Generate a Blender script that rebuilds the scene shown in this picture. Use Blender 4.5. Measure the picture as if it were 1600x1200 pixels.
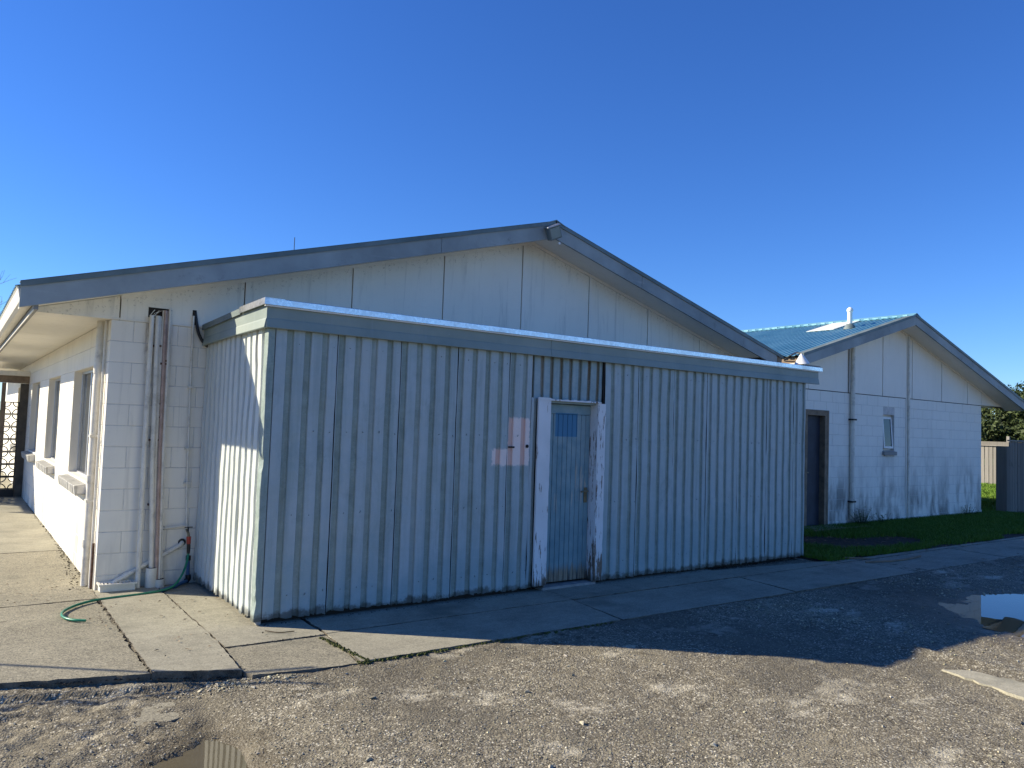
import bpy, bmesh, math, random
import numpy as np
from mathutils import Vector, Matrix
random.seed(7); RNG = np.random.default_rng(7)
S = bpy.context.scene
for o in list(bpy.data.objects): bpy.data.objects.remove(o)
COL = S.collection
R = math.radians

# ------------------------------------------------------------ camera, sky, sun
YAW, PITCH, ROLL = -0.6272, 0.0549, 0.0344
CAM = Vector((-2.033, -6.180, 1.65))
fw = Vector((-math.sin(YAW)*math.cos(PITCH), math.cos(YAW)*math.cos(PITCH), math.sin(PITCH)))
rt = Vector((math.cos(YAW), math.sin(YAW), 0)); up = rt.cross(fw)
r2 = rt*math.cos(ROLL)+up*math.sin(ROLL); u2 = -rt*math.sin(ROLL)+up*math.cos(ROLL)
cd = bpy.data.cameras.new('camera'); cam = bpy.data.objects.new('camera', cd); COL.objects.link(cam)
m = Matrix.Identity(4)
for i in range(3): m[i][0], m[i][1], m[i][2], m[i][3] = r2[i], u2[i], -fw[i], CAM[i]
cam.matrix_world = m
cd.sensor_fit = 'HORIZONTAL'; cd.sensor_width = 36; cd.lens = 36*1202/1600
cd.clip_start = .05; cd.clip_end = 3000
S.camera = cam

SUN_EL = R(28.6)
SUN_H = Vector((-.760, .650, 0)).normalized()            # horizontal direction towards the sun
SUN = SUN_H*math.cos(SUN_EL)+Vector((0, 0, math.sin(SUN_EL)))
W = bpy.data.worlds.new('World'); S.world = W; W.use_nodes = True
wn = W.node_tree; bg = wn.nodes['Background']
sk = wn.nodes.new('ShaderNodeTexSky'); sk.sky_type = 'NISHITA'; sk.sun_disc = False
sk.sun_elevation = SUN_EL; sk.sun_rotation = math.atan2(SUN_H.x, SUN_H.y)
sk.altitude = 0; sk.air_density = 1.0; sk.dust_density = 0.0; sk.ozone_density = 10.0
hs = wn.nodes.new('ShaderNodeHueSaturation'); hs.inputs['Saturation'].default_value = 1.08; hs.inputs['Hue'].default_value = .510
wn.links.new(sk.outputs[0], hs.inputs['Color']); wn.links.new(hs.outputs[0], bg.inputs[0]); bg.inputs[1].default_value = .081
sl = bpy.data.lights.new('sun', 'SUN'); sl.energy = 3.9; sl.angle = R(.53); sl.color = (1, .90, .71)
so = bpy.data.objects.new('sun', sl); COL.objects.link(so)
so.rotation_euler = SUN.to_track_quat('Z', 'Y').to_euler(); so.location = (-20, 20, 20)
vs = S.view_settings; vs.view_transform = 'Standard'; vs.look = 'None'; vs.gamma = 1; vs.exposure = 1.18
vs.use_curve_mapping = False

# ------------------------------------------------------------ node helpers
class NT:
    def __init__(s, name):
        s.m = bpy.data.materials.new(name); s.m.use_nodes = True
        s.t = s.m.node_tree; s.b = s.t.nodes['Principled BSDF']; s._p = None
    def n(s, t, **k):
        x = s.t.nodes.new(t)
        for a, v in k.items(): setattr(x, a, v)
        return x
    def put(s, sock, v):
        if isinstance(v, bpy.types.NodeSocket): s.t.links.new(v, sock)
        elif v is not None:
            try: sock.default_value = v
            except Exception: sock.default_value = (v[0], v[1], v[2], 1)
    def pos(s):
        if s._p is None: s._p = s.n('ShaderNodeNewGeometry').outputs['Position']
        return s._p
    def sep(s, v=None):
        x = s.n('ShaderNodeSeparateXYZ'); s.put(x.inputs[0], v or s.pos()); return x.outputs
    def scl(s, k, v=None):
        x = s.n('ShaderNodeVectorMath', operation='MULTIPLY'); s.put(x.inputs[0], v or s.pos()); x.inputs[1].default_value = k; return x.outputs[0]
    def add3(s, a, b):
        x = s.n('ShaderNodeVectorMath', operation='ADD'); s.put(x.inputs[0], a); s.put(x.inputs[1], b); return x.outputs[0]
    def noise(s, sc, det=4, rough=.55, v=None, col=False, dist=0):
        x = s.n('ShaderNodeTexNoise'); x.inputs['Scale'].default_value = sc; x.inputs['Detail'].default_value = det
        x.inputs['Roughness'].default_value = rough; x.inputs['Distortion'].default_value = dist; s.put(x.inputs['Vector'], v or s.pos())
        return x.outputs['Color' if col else 'Fac']
    def vor(s, sc, feat='F1', out='Distance', v=None, rnd=1):
        x = s.n('ShaderNodeTexVoronoi', feature=feat); x.inputs['Scale'].default_value = sc
        x.inputs['Randomness'].default_value = rnd; s.put(x.inputs['Vector'], v or s.pos()); return x.outputs[out]
    def ramp(s, f, *st, interp='LINEAR'):
        x = s.n('ShaderNodeValToRGB'); cr = x.color_ramp; cr.interpolation = interp
        while len(cr.elements) < len(st): cr.elements.new(.5)
        for e, (p, c) in zip(cr.elements, st):
            e.position = p; e.color = (c, c, c, 1) if isinstance(c, (int, float)) else (*c, 1)
        s.put(x.inputs[0], f); return x.outputs[0]
    def mth(s, op, a, b=0., c=0., clamp=False):
        x = s.n('ShaderNodeMath', operation=op, use_clamp=clamp)
        s.put(x.inputs[0], a); s.put(x.inputs[1], b); s.put(x.inputs[2], c); return x.outputs[0]
    def step(s, v, a, b):            # smooth 0..1 from a to b
        x = s.n('ShaderNodeMapRange', interpolation_type='SMOOTHSTEP'); s.put(x.inputs[0], v)
        x.inputs[1].default_value = a; x.inputs[2].default_value = b; return x.outputs[0]
    def mix(s, f, a, b, mode='MIX'):
        x = s.n('ShaderNodeMix', data_type='RGBA', blend_type=mode, clamp_factor=True)
        s.put(x.inputs[0], f)
        for i, v in ((6, a), (7, b)):
            if isinstance(v, (int, float)): v = (v, v, v)
            s.put(x.inputs[i], (*v, 1) if isinstance(v, tuple) and len(v) == 3 else v)
        return x.outputs[2]
    def attr(s, name, out='Fac'):
        return s.n('ShaderNodeAttribute', attribute_name=name).outputs[out]
    def bump(s, h, st=.3, d=.01, nrm=None):
        x = s.n('ShaderNodeBump'); x.inputs['Strength'].default_value = st; x.inputs['Distance'].default_value = d
        s.put(x.inputs['Height'], h); s.put(x.inputs['Normal'], nrm); return x.outputs[0]
    def out(s, col=None, rough=.6, nrm=None, metal=0., spec=.4, **k):
        b = s.b
        if isinstance(col, tuple): col = (*col, 1)
        s.put(b.inputs['Base Color'], col); s.put(b.inputs['Roughness'], rough); s.put(b.inputs['Metallic'], metal)
        s.put(b.inputs['Specular IOR Level'], spec); s.put(b.inputs['Normal'], nrm)
        for a, v in k.items(): s.put(b.inputs[a], v)
        return s.m

def m_plain(name, col, rough=.6, var=.15, sc=6, metal=0., bump=.1, spec=.4, dirt=0.):
    t = NT(name); n1 = t.noise(sc, 5); n2 = t.noise(sc*12, 3)
    f = t.mth('ADD', t.mth('MULTIPLY', n1, .65), t.mth('MULTIPLY', n2, .35))
    lo = tuple(c*(1-var*1.6) for c in col); hi = tuple(min(1, c*(1+var)) for c in col)
    c = t.ramp(f, (.3, lo), (.7, hi))
    if dirt: c = t.mix(t.mth('MULTIPLY', t.step(t.noise(sc*.6, 6, .7), .5, .75), dirt), c, (.09, .075, .055))
    return t.out(c, rough, t.bump(n2, bump, .004), metal, spec)

def m_white(name, base=(.90, .85, .73), stain=0., streak=.0, top=0., zlo=0., zhi=1.2, rough=.62, drip=False):
    t = NT(name); x, y, z = t.sep()
    c = t.ramp(t.noise(1.3, 5, .6), (.3, tuple(b*.93 for b in base)), (.7, base))
    c = t.mix(t.mth('MULTIPLY', t.step(t.noise(9, 5, .7), .55, .8), .22), c, (.55, .53, .48))
    sv = t.scl((7., 7., .55)); sn = t.noise(1.6, 6, .62, sv, dist=.6)
    if streak: c = t.mix(t.mth('MULTIPLY', t.step(sn, .52, .78), streak), c, (.36, .35, .31))
    if stain:
        big = t.noise(.9, 3, .5)
        h = t.mth('MULTIPLY', t.mth('SUBTRACT', 1, t.step(t.mth('ADD', z, t.mth('MULTIPLY', t.mth('SUBTRACT', .5, big), 1.6)), zlo, zhi)), t.step(t.noise(1.5, 5, .6, t.scl((2.6, 2.6, .8))), .38, .66))
        c = t.mix(t.mth('MULTIPLY', h, stain), c, (.10, .105, .10))
    if drip:
        bx = t.mth('MULTIPLY', t.step(x, -.60, -.53), t.mth('SUBTRACT', 1, t.step(x, -.38, -.30)))
        bz = t.mth('MULTIPLY', t.step(t.mth('ADD', z, t.mth('MULTIPLY', sn, .9)), 2.25, 2.95), t.mth('SUBTRACT', 1, t.step(y, 2.0, 2.02)))
        dn = t.noise(1.4, 6, .75, t.scl((30, 30, 4)))
        c = t.mix(t.mth('MULTIPLY', t.mth('MULTIPLY', bx, bz), t.mth('MULTIPLY', t.step(dn, .42, .62), .85)), c, (.16, .10, .065))
    sp = t.step(t.vor(26), .06, .03)
    c = t.mix(t.mth('MULTIPLY', sp, t.mth('MULTIPLY', t.step(t.noise(1.1, 2), .55, .65), .5)), c, (.12, .10, .08))
    h2 = t.mth('ADD', t.noise(70, 3), t.mth('MULTIPLY', t.noise(260, 2), .5))
    return t.out(c, rough, t.bump(h2, .22, .004), 0, .3)

M = {}
M['block'] = m_white('painted_block', stain=.45, streak=.35, zlo=0, zhi=.7, drip=True)
M['block_far'] = m_white('painted_block_annex', base=(.88, .85, .76), stain=.8, streak=.2, zlo=.1, zhi=1.6)
M['mortar'] = m_plain('mortar_painted', (.62, .60, .56), .85, .2, 9)
M['panel'] = m_white('painted_fibre_panel', base=(.90, .855, .75), streak=.2)
def m_panel():
    m_ = m_white('painted_fibre_gable', base=(.90, .855, .74), streak=.45); t = NT.__new__(NT); t.m = m_; t.t = m_.node_tree; t.b = t.t.nodes['Principled BSDF']; t._p = None
    src = t.b.inputs['Base Color'].links[0].from_socket; x, y, z = t.sep()
    dv = t.mth('SUBTRACT', t.mth('SUBTRACT', 4.07, t.mth('MULTIPLY', .275, t.mth('ABSOLUTE', t.mth('SUBTRACT', x, 4.07)))), z)
    near = t.mth('SUBTRACT', 1, t.step(dv, .0, .2)); mo = t.mth('MULTIPLY', near, t.step(t.noise(34, 6, .8), .55, .68))
    run = t.mth('MULTIPLY', t.mth('SUBTRACT', 1, t.step(dv, .0, 1.1)), t.step(t.noise(1.5, 6, .7, t.scl((6, 6, .35))), .55, .75))
    c = t.mix(t.mth('MULTIPLY', mo, .8), src, (.16, .14, .11)); c = t.mix(t.mth('MULTIPLY', run, .5), c, (.45, .42, .36))
    t.t.links.new(c, t.b.inputs['Base Color']); return m_
M['gable'] = m_panel()
M['trimwhite'] = m_white('white_trim', base=(.82, .785, .69), streak=.25)
M['pvc'] = m_plain('white_pipe', (.74, .70, .60), .45, .12, 9, dirt=.45)
M['gap'] = m_plain('dark_gap', (.03, .026, .022), .9, .3)
M['rust'] = m_plain('rusty_metal', (.13, .07, .04), .8, .5, 30)
M['copper'] = m_plain('old_copper', (.46, .33, .27), .5, .25, 12, dirt=.25)
M['black'] = m_plain('black_plastic', (.015, .015, .016), .45, .2)
M['hose'] = m_plain('green_hose', (.012, .20, .105), .35, .15, 20)
M['bluepipe'] = m_plain('blue_pipe', (.035, .11, .24), .4, .2, 20)
M['redplastic'] = m_plain('red_plastic', (.42, .05, .035), .4, .2)
M['brass'] = m_plain('dull_brass', (.25, .20, .12), .4, .2, 20, metal=.7)
M['alu'] = m_plain('grey_aluminium', (.50, .51, .53), .35, .08, 10, metal=.6)
M['curtain'] = m_plain('net_curtain', (.42, .42, .40), .9, .2, 14)
M['dark'] = m_plain('dark_interior', (.012, .013, .018), .7, .2)
M['navy'] = m_plain('dark_door', (.035, .042, .06), .6, .25, 5)
M['wood'] = m_plain('raw_timber', (.26, .19, .125), .8, .3, 7, dirt=.4)
M['concretec'] = m_plain('stub_concrete', (.34, .33, .30), .9, .25, 14)
M['slabside'] = m_plain('dirty_shaded_slab_edge', (.15, .13, .095), .95, .6, 11, bump=1., dirt=.8)  # dirt, plus the shade of front-facing edges put into the dark colour
M['sillbrick'] = m_plain('grey_painted_brick', (.44, .43, .39), .85, .25, 16, dirt=.3)
M['lamp'] = m_plain('white_shade', (.78, .78, .76), .4, .05)
M['iron'] = m_plain('dark_iron_and_silhouette', (.03, .028, .026), .6, .25)  # iron fittings; also colours the porch screen as a backlit silhouette
M['post'] = m_plain('brown_post', (.10, .085, .065), .8, .3, 8)

def m_glass():
    t = NT('window_glass'); return t.out((.03, .036, .04), .04, t.bump(t.noise(1.2, 2), .05, .02), 0, .4)
M['glass'] = m_glass()
def m_skylight():
    t = NT('translucent_sheet'); return t.out((.66, .68, .64), .45, None, 0, .4)
M['skylight'] = m_skylight()

def m_paintwood(name, base, worn=(.56, .56, .54), amt=.35):
    t = NT(name); v = t.scl((1.2, 9, 9)); n = t.noise(2.2, 6, .6, v)
    c = t.ramp(t.noise(1.1, 5, .6), (.3, tuple(b*.68 for b in base)), (.70, tuple(b*1.22 for b in base)))
    c = t.mix(t.mth('MULTIPLY', t.step(n, .58, .80), amt), c, worn)
    c = t.mix(t.mth('MULTIPLY', t.step(t.noise(3.5, 6, .72), .56, .74), .55), c, (.13, .14, .13))
    return t.out(c, .6, t.bump(t.noise(30, 4, .6, t.scl((.12, 1, 1))), .2, .004), 0, .3)
M['barge'] = m_paintwood('blue_grey_paint', (.33, .36, .35))
M['fasciab'] = m_paintwood('grey_fascia_paint', (.25, .25, .24))
def m_flash():
    t = NT('weathered_flashing'); c = t.ramp(t.noise(2.5, 6, .65), (.3, (.10, .135, .13)), (.7, (.20, .24, .235)))
    c = t.mix(t.step(t.noise(5, 6, .7), .62, .74), c, (.17, .115, .055))
    return t.out(c, .55, t.bump(t.noise(14, 4), .15, .004), .15, .4)
M['flash'] = m_flash()
def m_galv():
    t = NT('galvanised_capping'); n = t.noise(3, 5); c = t.ramp(t.vor(45, out='Color'), (.2, (.60, .62, .64)), (.8, (.74, .76, .78)))
    return t.out(t.mix(t.step(n, .55, .8), c, (.5, .5, .48)), t.ramp(n, (.3, .22), (.7, .36)), t.bump(t.noise(8, 3), .06, .004), .9, .5)
M['galv'] = m_galv()

def m_clad(name='faded_cladding_paint', over=False, bleach=False):
    t = NT(name); x, y, z = t.sep(); cr = t.attr('crest')
    n1 = t.noise(1.3, 6, .66); n2 = t.noise(7, 6, .7); st = t.noise(2.0, 6, .66, t.scl((9, 9, .5)), dist=.5)
    # crests have chalked to a pale mauve grey, grooves keep the old teal coat
    crest = t.ramp(t.mth('ADD', t.mth('MULTIPLY', n1, .6), t.mth('MULTIPLY', n2, .4)), (.28, (.30, .37, .375)), (.72, (.475, .525, .52)))
    crest = t.mix(t.mth('MULTIPLY', t.step(st, .46, .72), .7), crest, (.29, .36, .335))
    groove = t.ramp(n2, (.3, (.205, .265, .235)), (.7, (.315, .37, .325)))
    groove = t.mix(t.mth('MULTIPLY', t.step(st, .55, .7), .35), groove, (.17, .16, .105))
    blot = t.step(t.noise(2.6, 6, .72, t.scl((1.6, 1.6, .8)), dist=.8), .52, .66)
    crest = t.mix(t.mth('MULTIPLY', blot, .55), crest, (.27, .335, .325))
    groove = t.mix(t.mth('MULTIPLY', blot, .5), groove, (.14, .185, .16))
    blue = t.mix(n2, (.23, .335, .35), (.34, .43, .435))
    zz = t.mth('ADD', z, t.mth('MULTIPLY', t.mth('SUBTRACT', t.noise(1.3, 4, .6, t.scl((1, 1, .7))), .5), 1.7))
    if over:
        crest = t.mix(t.step(n2, .3, .7), (.22, .32, .34), (.34, .42, .42))
        groove = t.mix(t.step(st, .4, .65), (.18, .21, .185), (.19, .145, .08))
    else:
        crest = t.mix(t.mth('MULTIPLY', t.mth('SUBTRACT', 1, t.step(zz, .35, .72)), .75), crest, blue)
    c = t.mix(t.step(t.mth('ADD', cr, t.mth('MULTIPLY', t.mth('SUBTRACT', n2, .5), .25)), .35, .75), groove, crest)
    rib = t.noise(1.0, 3, .6, t.scl((7.5, 7.5, .22)))
    c = t.mix(t.mth('MULTIPLY', t.step(rib, .50, .72), .45), c, (.225, .285, .265))
    c = t.mix(t.mth('MULTIPLY', t.step(rib, .50, .30), .35), c, (.46, .50, .49))
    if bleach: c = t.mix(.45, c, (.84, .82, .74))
    # flaked spots and scuffs down to pale primer / dark scratches
    fl = t.mth('MULTIPLY', t.step(t.noise(24, 4, .7), .66, .72), t.mth('SUBTRACT', 1, t.step(z, .05, .5)))
    c = t.mix(t.mth('MULTIPLY', fl, .8), c, (.55, .52, .46))
    scr = t.mth('MULTIPLY', t.step(t.noise(11, 5, .75), .69, .74), .5)
    c = t.mix(scr, c, (.62, .63, .64))
    # rust runs starting under the fascia
    ru = t.mth('MULTIPLY', t.mth('MULTIPLY', t.step(z, 1.75, 2.45), t.step(t.noise(2.4, 3, .5, t.scl((2.2, 2.2, .15))), .60, .70)), t.mth('SUBTRACT', 1, cr))
    c = t.mix(t.mth('MULTIPLY', ru, .8), c, (.14, .075, .03))
    if not over:
        # pink primer showing where two notices used to hang beside the door
        def box(x0, x1, z0, z1, e=.012):
            wob = t.mth('MULTIPLY', t.mth('SUBTRACT', t.noise(18, 5, .75), .5), .09)
            xx = t.mth('ADD', x, wob); zq = t.mth('ADD', z, wob)
            a = t.mth('MULTIPLY', t.step(xx, x0-e, x0+e), t.mth('SUBTRACT', 1, t.step(xx, x1-e, x1+e)))
            b = t.mth('MULTIPLY', t.step(zq, z0-e, z0+e), t.mth('SUBTRACT', 1, t.step(zq, z1-e, z1+e)))
            return t.mth('MULTIPLY', a, b)
        p = t.mth('MAXIMUM', box(2.43, 2.69, 1.40, 1.735), box(2.235, 2.69, 1.265, 1.425))
        p = t.mth('MULTIPLY', p, t.mth('SUBTRACT', 1, t.step(y, .2, .3)))
        pink = t.mix(n2, (.86, .66, .58), (.92, .77, .69))
        pink = t.mix(t.mth('SUBTRACT', 1, t.step(cr, .3, .7)), pink, (.72, .46, .37))
        c = t.mix(p, c, pink)
    wav = t.noise(3.2, 5, .7, t.scl((.8, .8, 2.2)))
    c = t.mix(t.mth('MULTIPLY', t.step(t.mth('ABSOLUTE', t.mth('SUBTRACT', wav, .5)), .03, .0), .10), c, (.50, .53, .52))
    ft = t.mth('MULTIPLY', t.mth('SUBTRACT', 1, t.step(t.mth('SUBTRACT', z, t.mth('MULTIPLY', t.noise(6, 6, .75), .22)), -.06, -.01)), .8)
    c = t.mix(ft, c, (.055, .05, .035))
    h = t.mth('ADD', t.mth('MULTIPLY', t.noise(3.2, 4, .6), 1.6), t.mth('MULTIPLY', t.noise(40, 3), .12))
    return t.out(c, t.ramp(n1, (.3, .38), (.7, .6)), t.bump(h, .32, .03), 0, .45)
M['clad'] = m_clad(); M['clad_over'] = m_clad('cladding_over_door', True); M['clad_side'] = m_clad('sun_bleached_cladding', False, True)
def m_shedfascia():
    t = NT('teal_fascia_paint'); n = t.noise(2, 5, .6); c = t.ramp(n, (.3, (.20, .25, .225)), (.7, (.285, .33, .295)))
    c = t.mix(t.mth('MULTIPLY', t.step(t.noise(13, 5, .75), .68, .74), .6), c, (.5, .52, .53))
    c = t.mix(t.mth('MULTIPLY', t.step(t.noise(2, 5, .6, t.scl((8, 8, .8))), .58, .75), .4), c, (.30, .34, .345))
    return t.out(c, .5, t.bump(t.noise(5, 4), .15, .012), 0, .4)
M['sfascia'] = m_shedfascia()
def m_roofblue():
    t = NT('blue_roof_paint'); n = t.noise(1.5, 5, .6); c = t.ramp(n, (.3, (.13, .33, .42)), (.7, (.23, .45, .53)))
    c = t.mix(t.mth('MULTIPLY', t.step(t.vor(5.5), .10, .06), .8), c, (.62, .66, .64))
    c = t.mix(t.step(t.noise(6, 5, .7), .62, .8), c, (.40, .46, .46))
    return t.out(c, .42, t.bump(t.noise(20, 3), .08, .004), .1, .5)
M['roofblue'] = m_roofblue()
def m_door():
    t = NT('worn_blue_door_paint'); x, y, z = t.sep(); v = t.scl((26, 26, 1.6)); n = t.noise(1.3, 6, .65, v); n2 = t.noise(5, 5, .6)
    c = t.ramp(n2, (.3, (.145, .255, .285)), (.7, (.235, .35, .37)))
    c = t.mix(t.mth('MULTIPLY', t.mth('MULTIPLY', t.step(z, .9, 1.5), t.step(n2, .3, .7)), .5), c, (.33, .385, .385))
    fl = t.mth('MULTIPLY', t.step(n, .55, .61), t.mth('MULTIPLY', t.step(z, .7, .95), t.mth('SUBTRACT', 1, t.step(z, 1.15, 1.35))))
    c = t.mix(t.mth('MULTIPLY', fl, .85), c, (.50, .44, .36))
    dx = t.mth('MULTIPLY', t.step(x, 3.08, 3.09), t.mth('SUBTRACT', 1, t.step(x, 3.385, 3.395)))
    dz = t.mth('MULTIPLY', t.step(z, 1.555, 1.565), t.mth('SUBTRACT', 1, t.step(z, 1.805, 1.815)))
    c = t.mix(t.mth('MULTIPLY', dx, dz), c, (.06, .20, .33))
    dm = t.mth('MULTIPLY', t.mth('SUBTRACT', 1, t.step(t.mth('ADD', z, t.mth('MULTIPLY', n, -.28)), -.02, .10)), .9)
    c = t.mix(dm, c, t.mix(t.step(n, .35, .6), (.055, .04, .028), (.30, .23, .15)))
    c = t.mix(t.mth('MULTIPLY', t.step(t.noise(24, 4, .75), .69, .73), .7), c, (.55, .54, .5))
    return t.out(c, .55, t.bump(n, .25, .004), 0, .35)
M['door'] = m_door()
def m_peel():
    t = NT('peeling_white_paint'); x, y, z = t.sep(); v = t.scl((20, 20, 2.2)); n = t.noise(1.5, 6, .7, v)
    c = t.ramp(t.noise(3, 5), (.3, (.68, .68, .66)), (.7, (.80, .79, .77)))
    th = t.mth('ADD', n, t.mth('MULTIPLY', t.mth('SUBTRACT', 1, t.step(z, 0, .7)), .10))
    th = t.mth('ADD', th, t.mth('MULTIPLY', t.step(x, 3.3, 3.5), .055))
    pe = t.step(th, .615, .64)
    c = t.mix(pe, c, t.mix(t.noise(30, 3), (.10, .065, .045), (.30, .22, .16)))
    c = t.mix(t.mth('MULTIPLY', t.mth('SUBTRACT', 1, t.step(t.mth('ADD', z, t.mth('MULTIPLY', t.noise(16, 4), .12)), .08, .2)), .85), c, (.03, .028, .02))
    return t.out(c, .6, t.bump(t.mth('SUBTRACT', 1, pe), .5, .003), 0, .3)
M['peel'] = m_peel()

def m_asphalt():
    t = NT('worn_asphalt'); x, y, z = t.sep()
    v = t.add3(t.pos(), t.scl((.012, .012, .012), t.noise(60, 2, col=True)))
    cell = t.sep(t.vor(76, out='Color', v=v))[0]; d = t.vor(76, v=v)
    cell2 = t.sep(t.vor(140, out='Color'))[1]
    big = t.noise(.42, 4, .6); mid = t.noise(1.7, 6, .66); fine = t.noise(8, 6, .7)
    stone = t.ramp(cell, (0, (0.061, 0.053, 0.040)), (.40, (0.160, 0.142, 0.104)), (.75, (0.259, 0.232, 0.171)), (.92, (0.506, 0.463, 0.352)), (1, (0.792, 0.741, 0.585)))
    binder = t.ramp(fine, (.3, (0.110, 0.094, 0.064)), (.7, (0.209, 0.181, 0.126)))
    gap = t.step(d, .30, .58)
    c = t.mix(t.mth('MULTIPLY', gap, .75), stone, binder)
    c = t.mix(t.mth('MULTIPLY', t.step(cell2, .86, .95), .5), c, (0.506, 0.458, 0.347))
    # fines and dust lie in patches, some areas are rubbed bare
    dust = t.step(t.mth('ADD', t.mth('MULTIPLY', mid, .7), t.mth('MULTIPLY', fine, .3)), .48, .62)
    c = t.mix(t.mth('MULTIPLY', dust, .6), c, t.mix(t.mth('ADD', t.mth('MULTIPLY', fine, .6), t.mth('MULTIPLY', cell2, .4)), (0.193, 0.168, 0.114), (0.330, 0.292, 0.206)))
    pale = t.step(t.mth('ADD', t.mth('MULTIPLY', t.noise(1.15, 5, .65, t.scl((1, 1.7, 1))), .72), t.mth('MULTIPLY', fine, .28)), .535, .64)
    c = t.mix(t.mth('MULTIPLY', pale, .8), c, t.mix(cell2, (0.396, 0.354, 0.258), (0.682, 0.627, 0.476)))
    c = t.mix(t.mth('MULTIPLY', t.step(big, .48, .60), .5), c, (0.094, 0.083, 0.062))
    spot = t.mth('MULTIPLY', t.step(t.noise(5.5, 6, .72), .57, .66), .6)
    c = t.mix(spot, c, (0.066, 0.055, 0.037))
    ed = t.mth('SUBTRACT', 1, t.step(t.vor(1.15, 'DISTANCE_TO_EDGE', v=t.add3(t.pos(), t.scl((.35, .35, .35), t.noise(4, 5, .7, col=True)))), .002, .010))
    ed = t.mth('MULTIPLY', ed, t.mth('MULTIPLY', t.step(t.noise(.7, 2), .54, .60), t.step(fine, .42, .55)))
    c = t.mix(t.mth('MULTIPLY', ed, .7), c, (0.055, 0.047, 0.033))
    wet = t.attr('wet'); c = t.mix(t.mth('MULTIPLY', wet, .7), c, t.mix(fine, (0.061, 0.048, 0.027), (0.110, 0.085, 0.046)))
    # beyond the yard the open country is grass
    far = t.attr('field'); c = t.mix(far, c, t.mix(t.noise(3, 5), (.05, .09, .02), (.10, .15, .035)))
    h = t.mth('ADD', t.mth('MULTIPLY', t.mth('SUBTRACT', 1, t.mth('MINIMUM', d, .8)), 1.), t.mth('MULTIPLY', t.mth('ADD', t.noise(150, 3), fine), .9))
    h = t.mth('SUBTRACT', h, t.mth('MULTIPLY', ed, .8))
    return t.out(c, t.mth('SUBTRACT', .92, t.mth('MULTIPLY', wet, .5)), t.bump(h, .65, .009), 0, .2)
M['asphalt'] = m_asphalt()
def m_concrete(name, k=1., agg=.35, tint=(1, .91, .62)):
    t = NT(name); v = t.add3(t.pos(), t.n('ShaderNodeObjectInfo').outputs['Location'])
    n1 = t.noise(1.6, 6, .65); n2 = t.noise(12, 5, .7); cell = t.sep(t.vor(130, out='Color'))[0]
    sw = t.noise(2.5, 5, .6, t.scl((1, 5, 1)))
    f = t.mth('ADD', t.mth('MULTIPLY', n1, .5), t.mth('ADD', t.mth('MULTIPLY', n2, .25), t.mth('MULTIPLY', sw, .25)))
    c = t.ramp(f, (.32, tuple(.145*k*a for a in tint)), (.5, tuple(.235*k*a for a in tint)), (.70, tuple(.335*k*a for a in tint)))
    c = t.mix(t.mth('MULTIPLY', t.step(cell, .55, .95), agg), c, tuple(.42*k*a for a in tint))
    c = t.mix(t.mth('MULTIPLY', t.mth('SUBTRACT', 1, t.step(cell, .05, .25)), agg), c, (.08, .075, .065))
    c = t.mix(t.mth('MULTIPLY', t.step(t.noise(.9, 5, .6), .55, .72), .5), c, (.10, .10, .075))
    c = t.mix(t.mth('MULTIPLY', t.step(t.noise(4.5, 6, .75), .64, .70), .6), c, (.07, .062, .05))
    h = t.mth('ADD', n2, t.mth('ADD', t.mth('MULTIPLY', cell, .35), t.mth('MULTIPLY', t.noise(200, 2), .4)))
    return t.out(c, .9, t.bump(h, .4, .005), 0, .25)
M['conc'] = m_concrete('old_concrete', 1.22, .30, (1, .93, .70)); M['conc_rough'] = m_concrete('exposed_concrete', 1.0, .7, (1, .91, .66))
M['conc_pale'] = m_concrete('pale_concrete', 1.45, .2, (1, .93, .70))
def m_stones():
    t = NT('loose_stone'); c = t.attr('tone', 'Color'); return t.out(c, .85, t.bump(t.noise(90, 2), .3, .003), 0, .3)
M['stone'] = m_stones()
def m_water():
    t = NT('muddy_water'); c = t.ramp(t.noise(2.2, 4), (.3, (.075, .060, .033)), (.7, (.12, .10, .060)))
    b = t.bump(t.noise(3.5, 2), .018, .02); mt = t.out(c, .015, b, 0, .5); t.b.inputs['IOR'].default_value = 1.33; return mt
M['water'] = m_water()
def m_leaf(name, a, b, tr=.25):
    t = NT(name); c = t.mix(t.attr('tone', 'Fac'), a, b)
    t.b.inputs['Subsurface Weight'].default_value = 0
    return t.out(c, .6, None, 0, .25)
M['grass'] = m_leaf('grass_blades', (.045, .105, .010), (.14, .25, .025))
M['lawn'] = m_leaf('sunlit_lawn_blades', (.07, .15, .012), (.20, .32, .035))  # brighter copy of the verge grass: sunlight put into the blade colour
M['leaf'] = m_leaf('bush_leaves', (.018, .032, .010), (.085, .11, .035))
M['weed'] = m_leaf('weed_leaves', (.02, .05, .01), (.06, .11, .025))
M['litter'] = m_leaf('dead_leaves', (.08, .05, .025), (.28, .20, .11))
M['soil'] = m_plain('dark_soil', (.035, .027, .019), .95, .5, 14, bump=.8)
M['turf'] = m_plain('turf_soil', (.045, .06, .018), .95, .4, 9, bump=.6)
M['bark'] = m_plain('bark', (.13, .10, .075), .9, .3, 12)
M['moss'] = m_plain('moss', (.075, .085, .018), .95, .5, 30, bump=.8)
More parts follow.
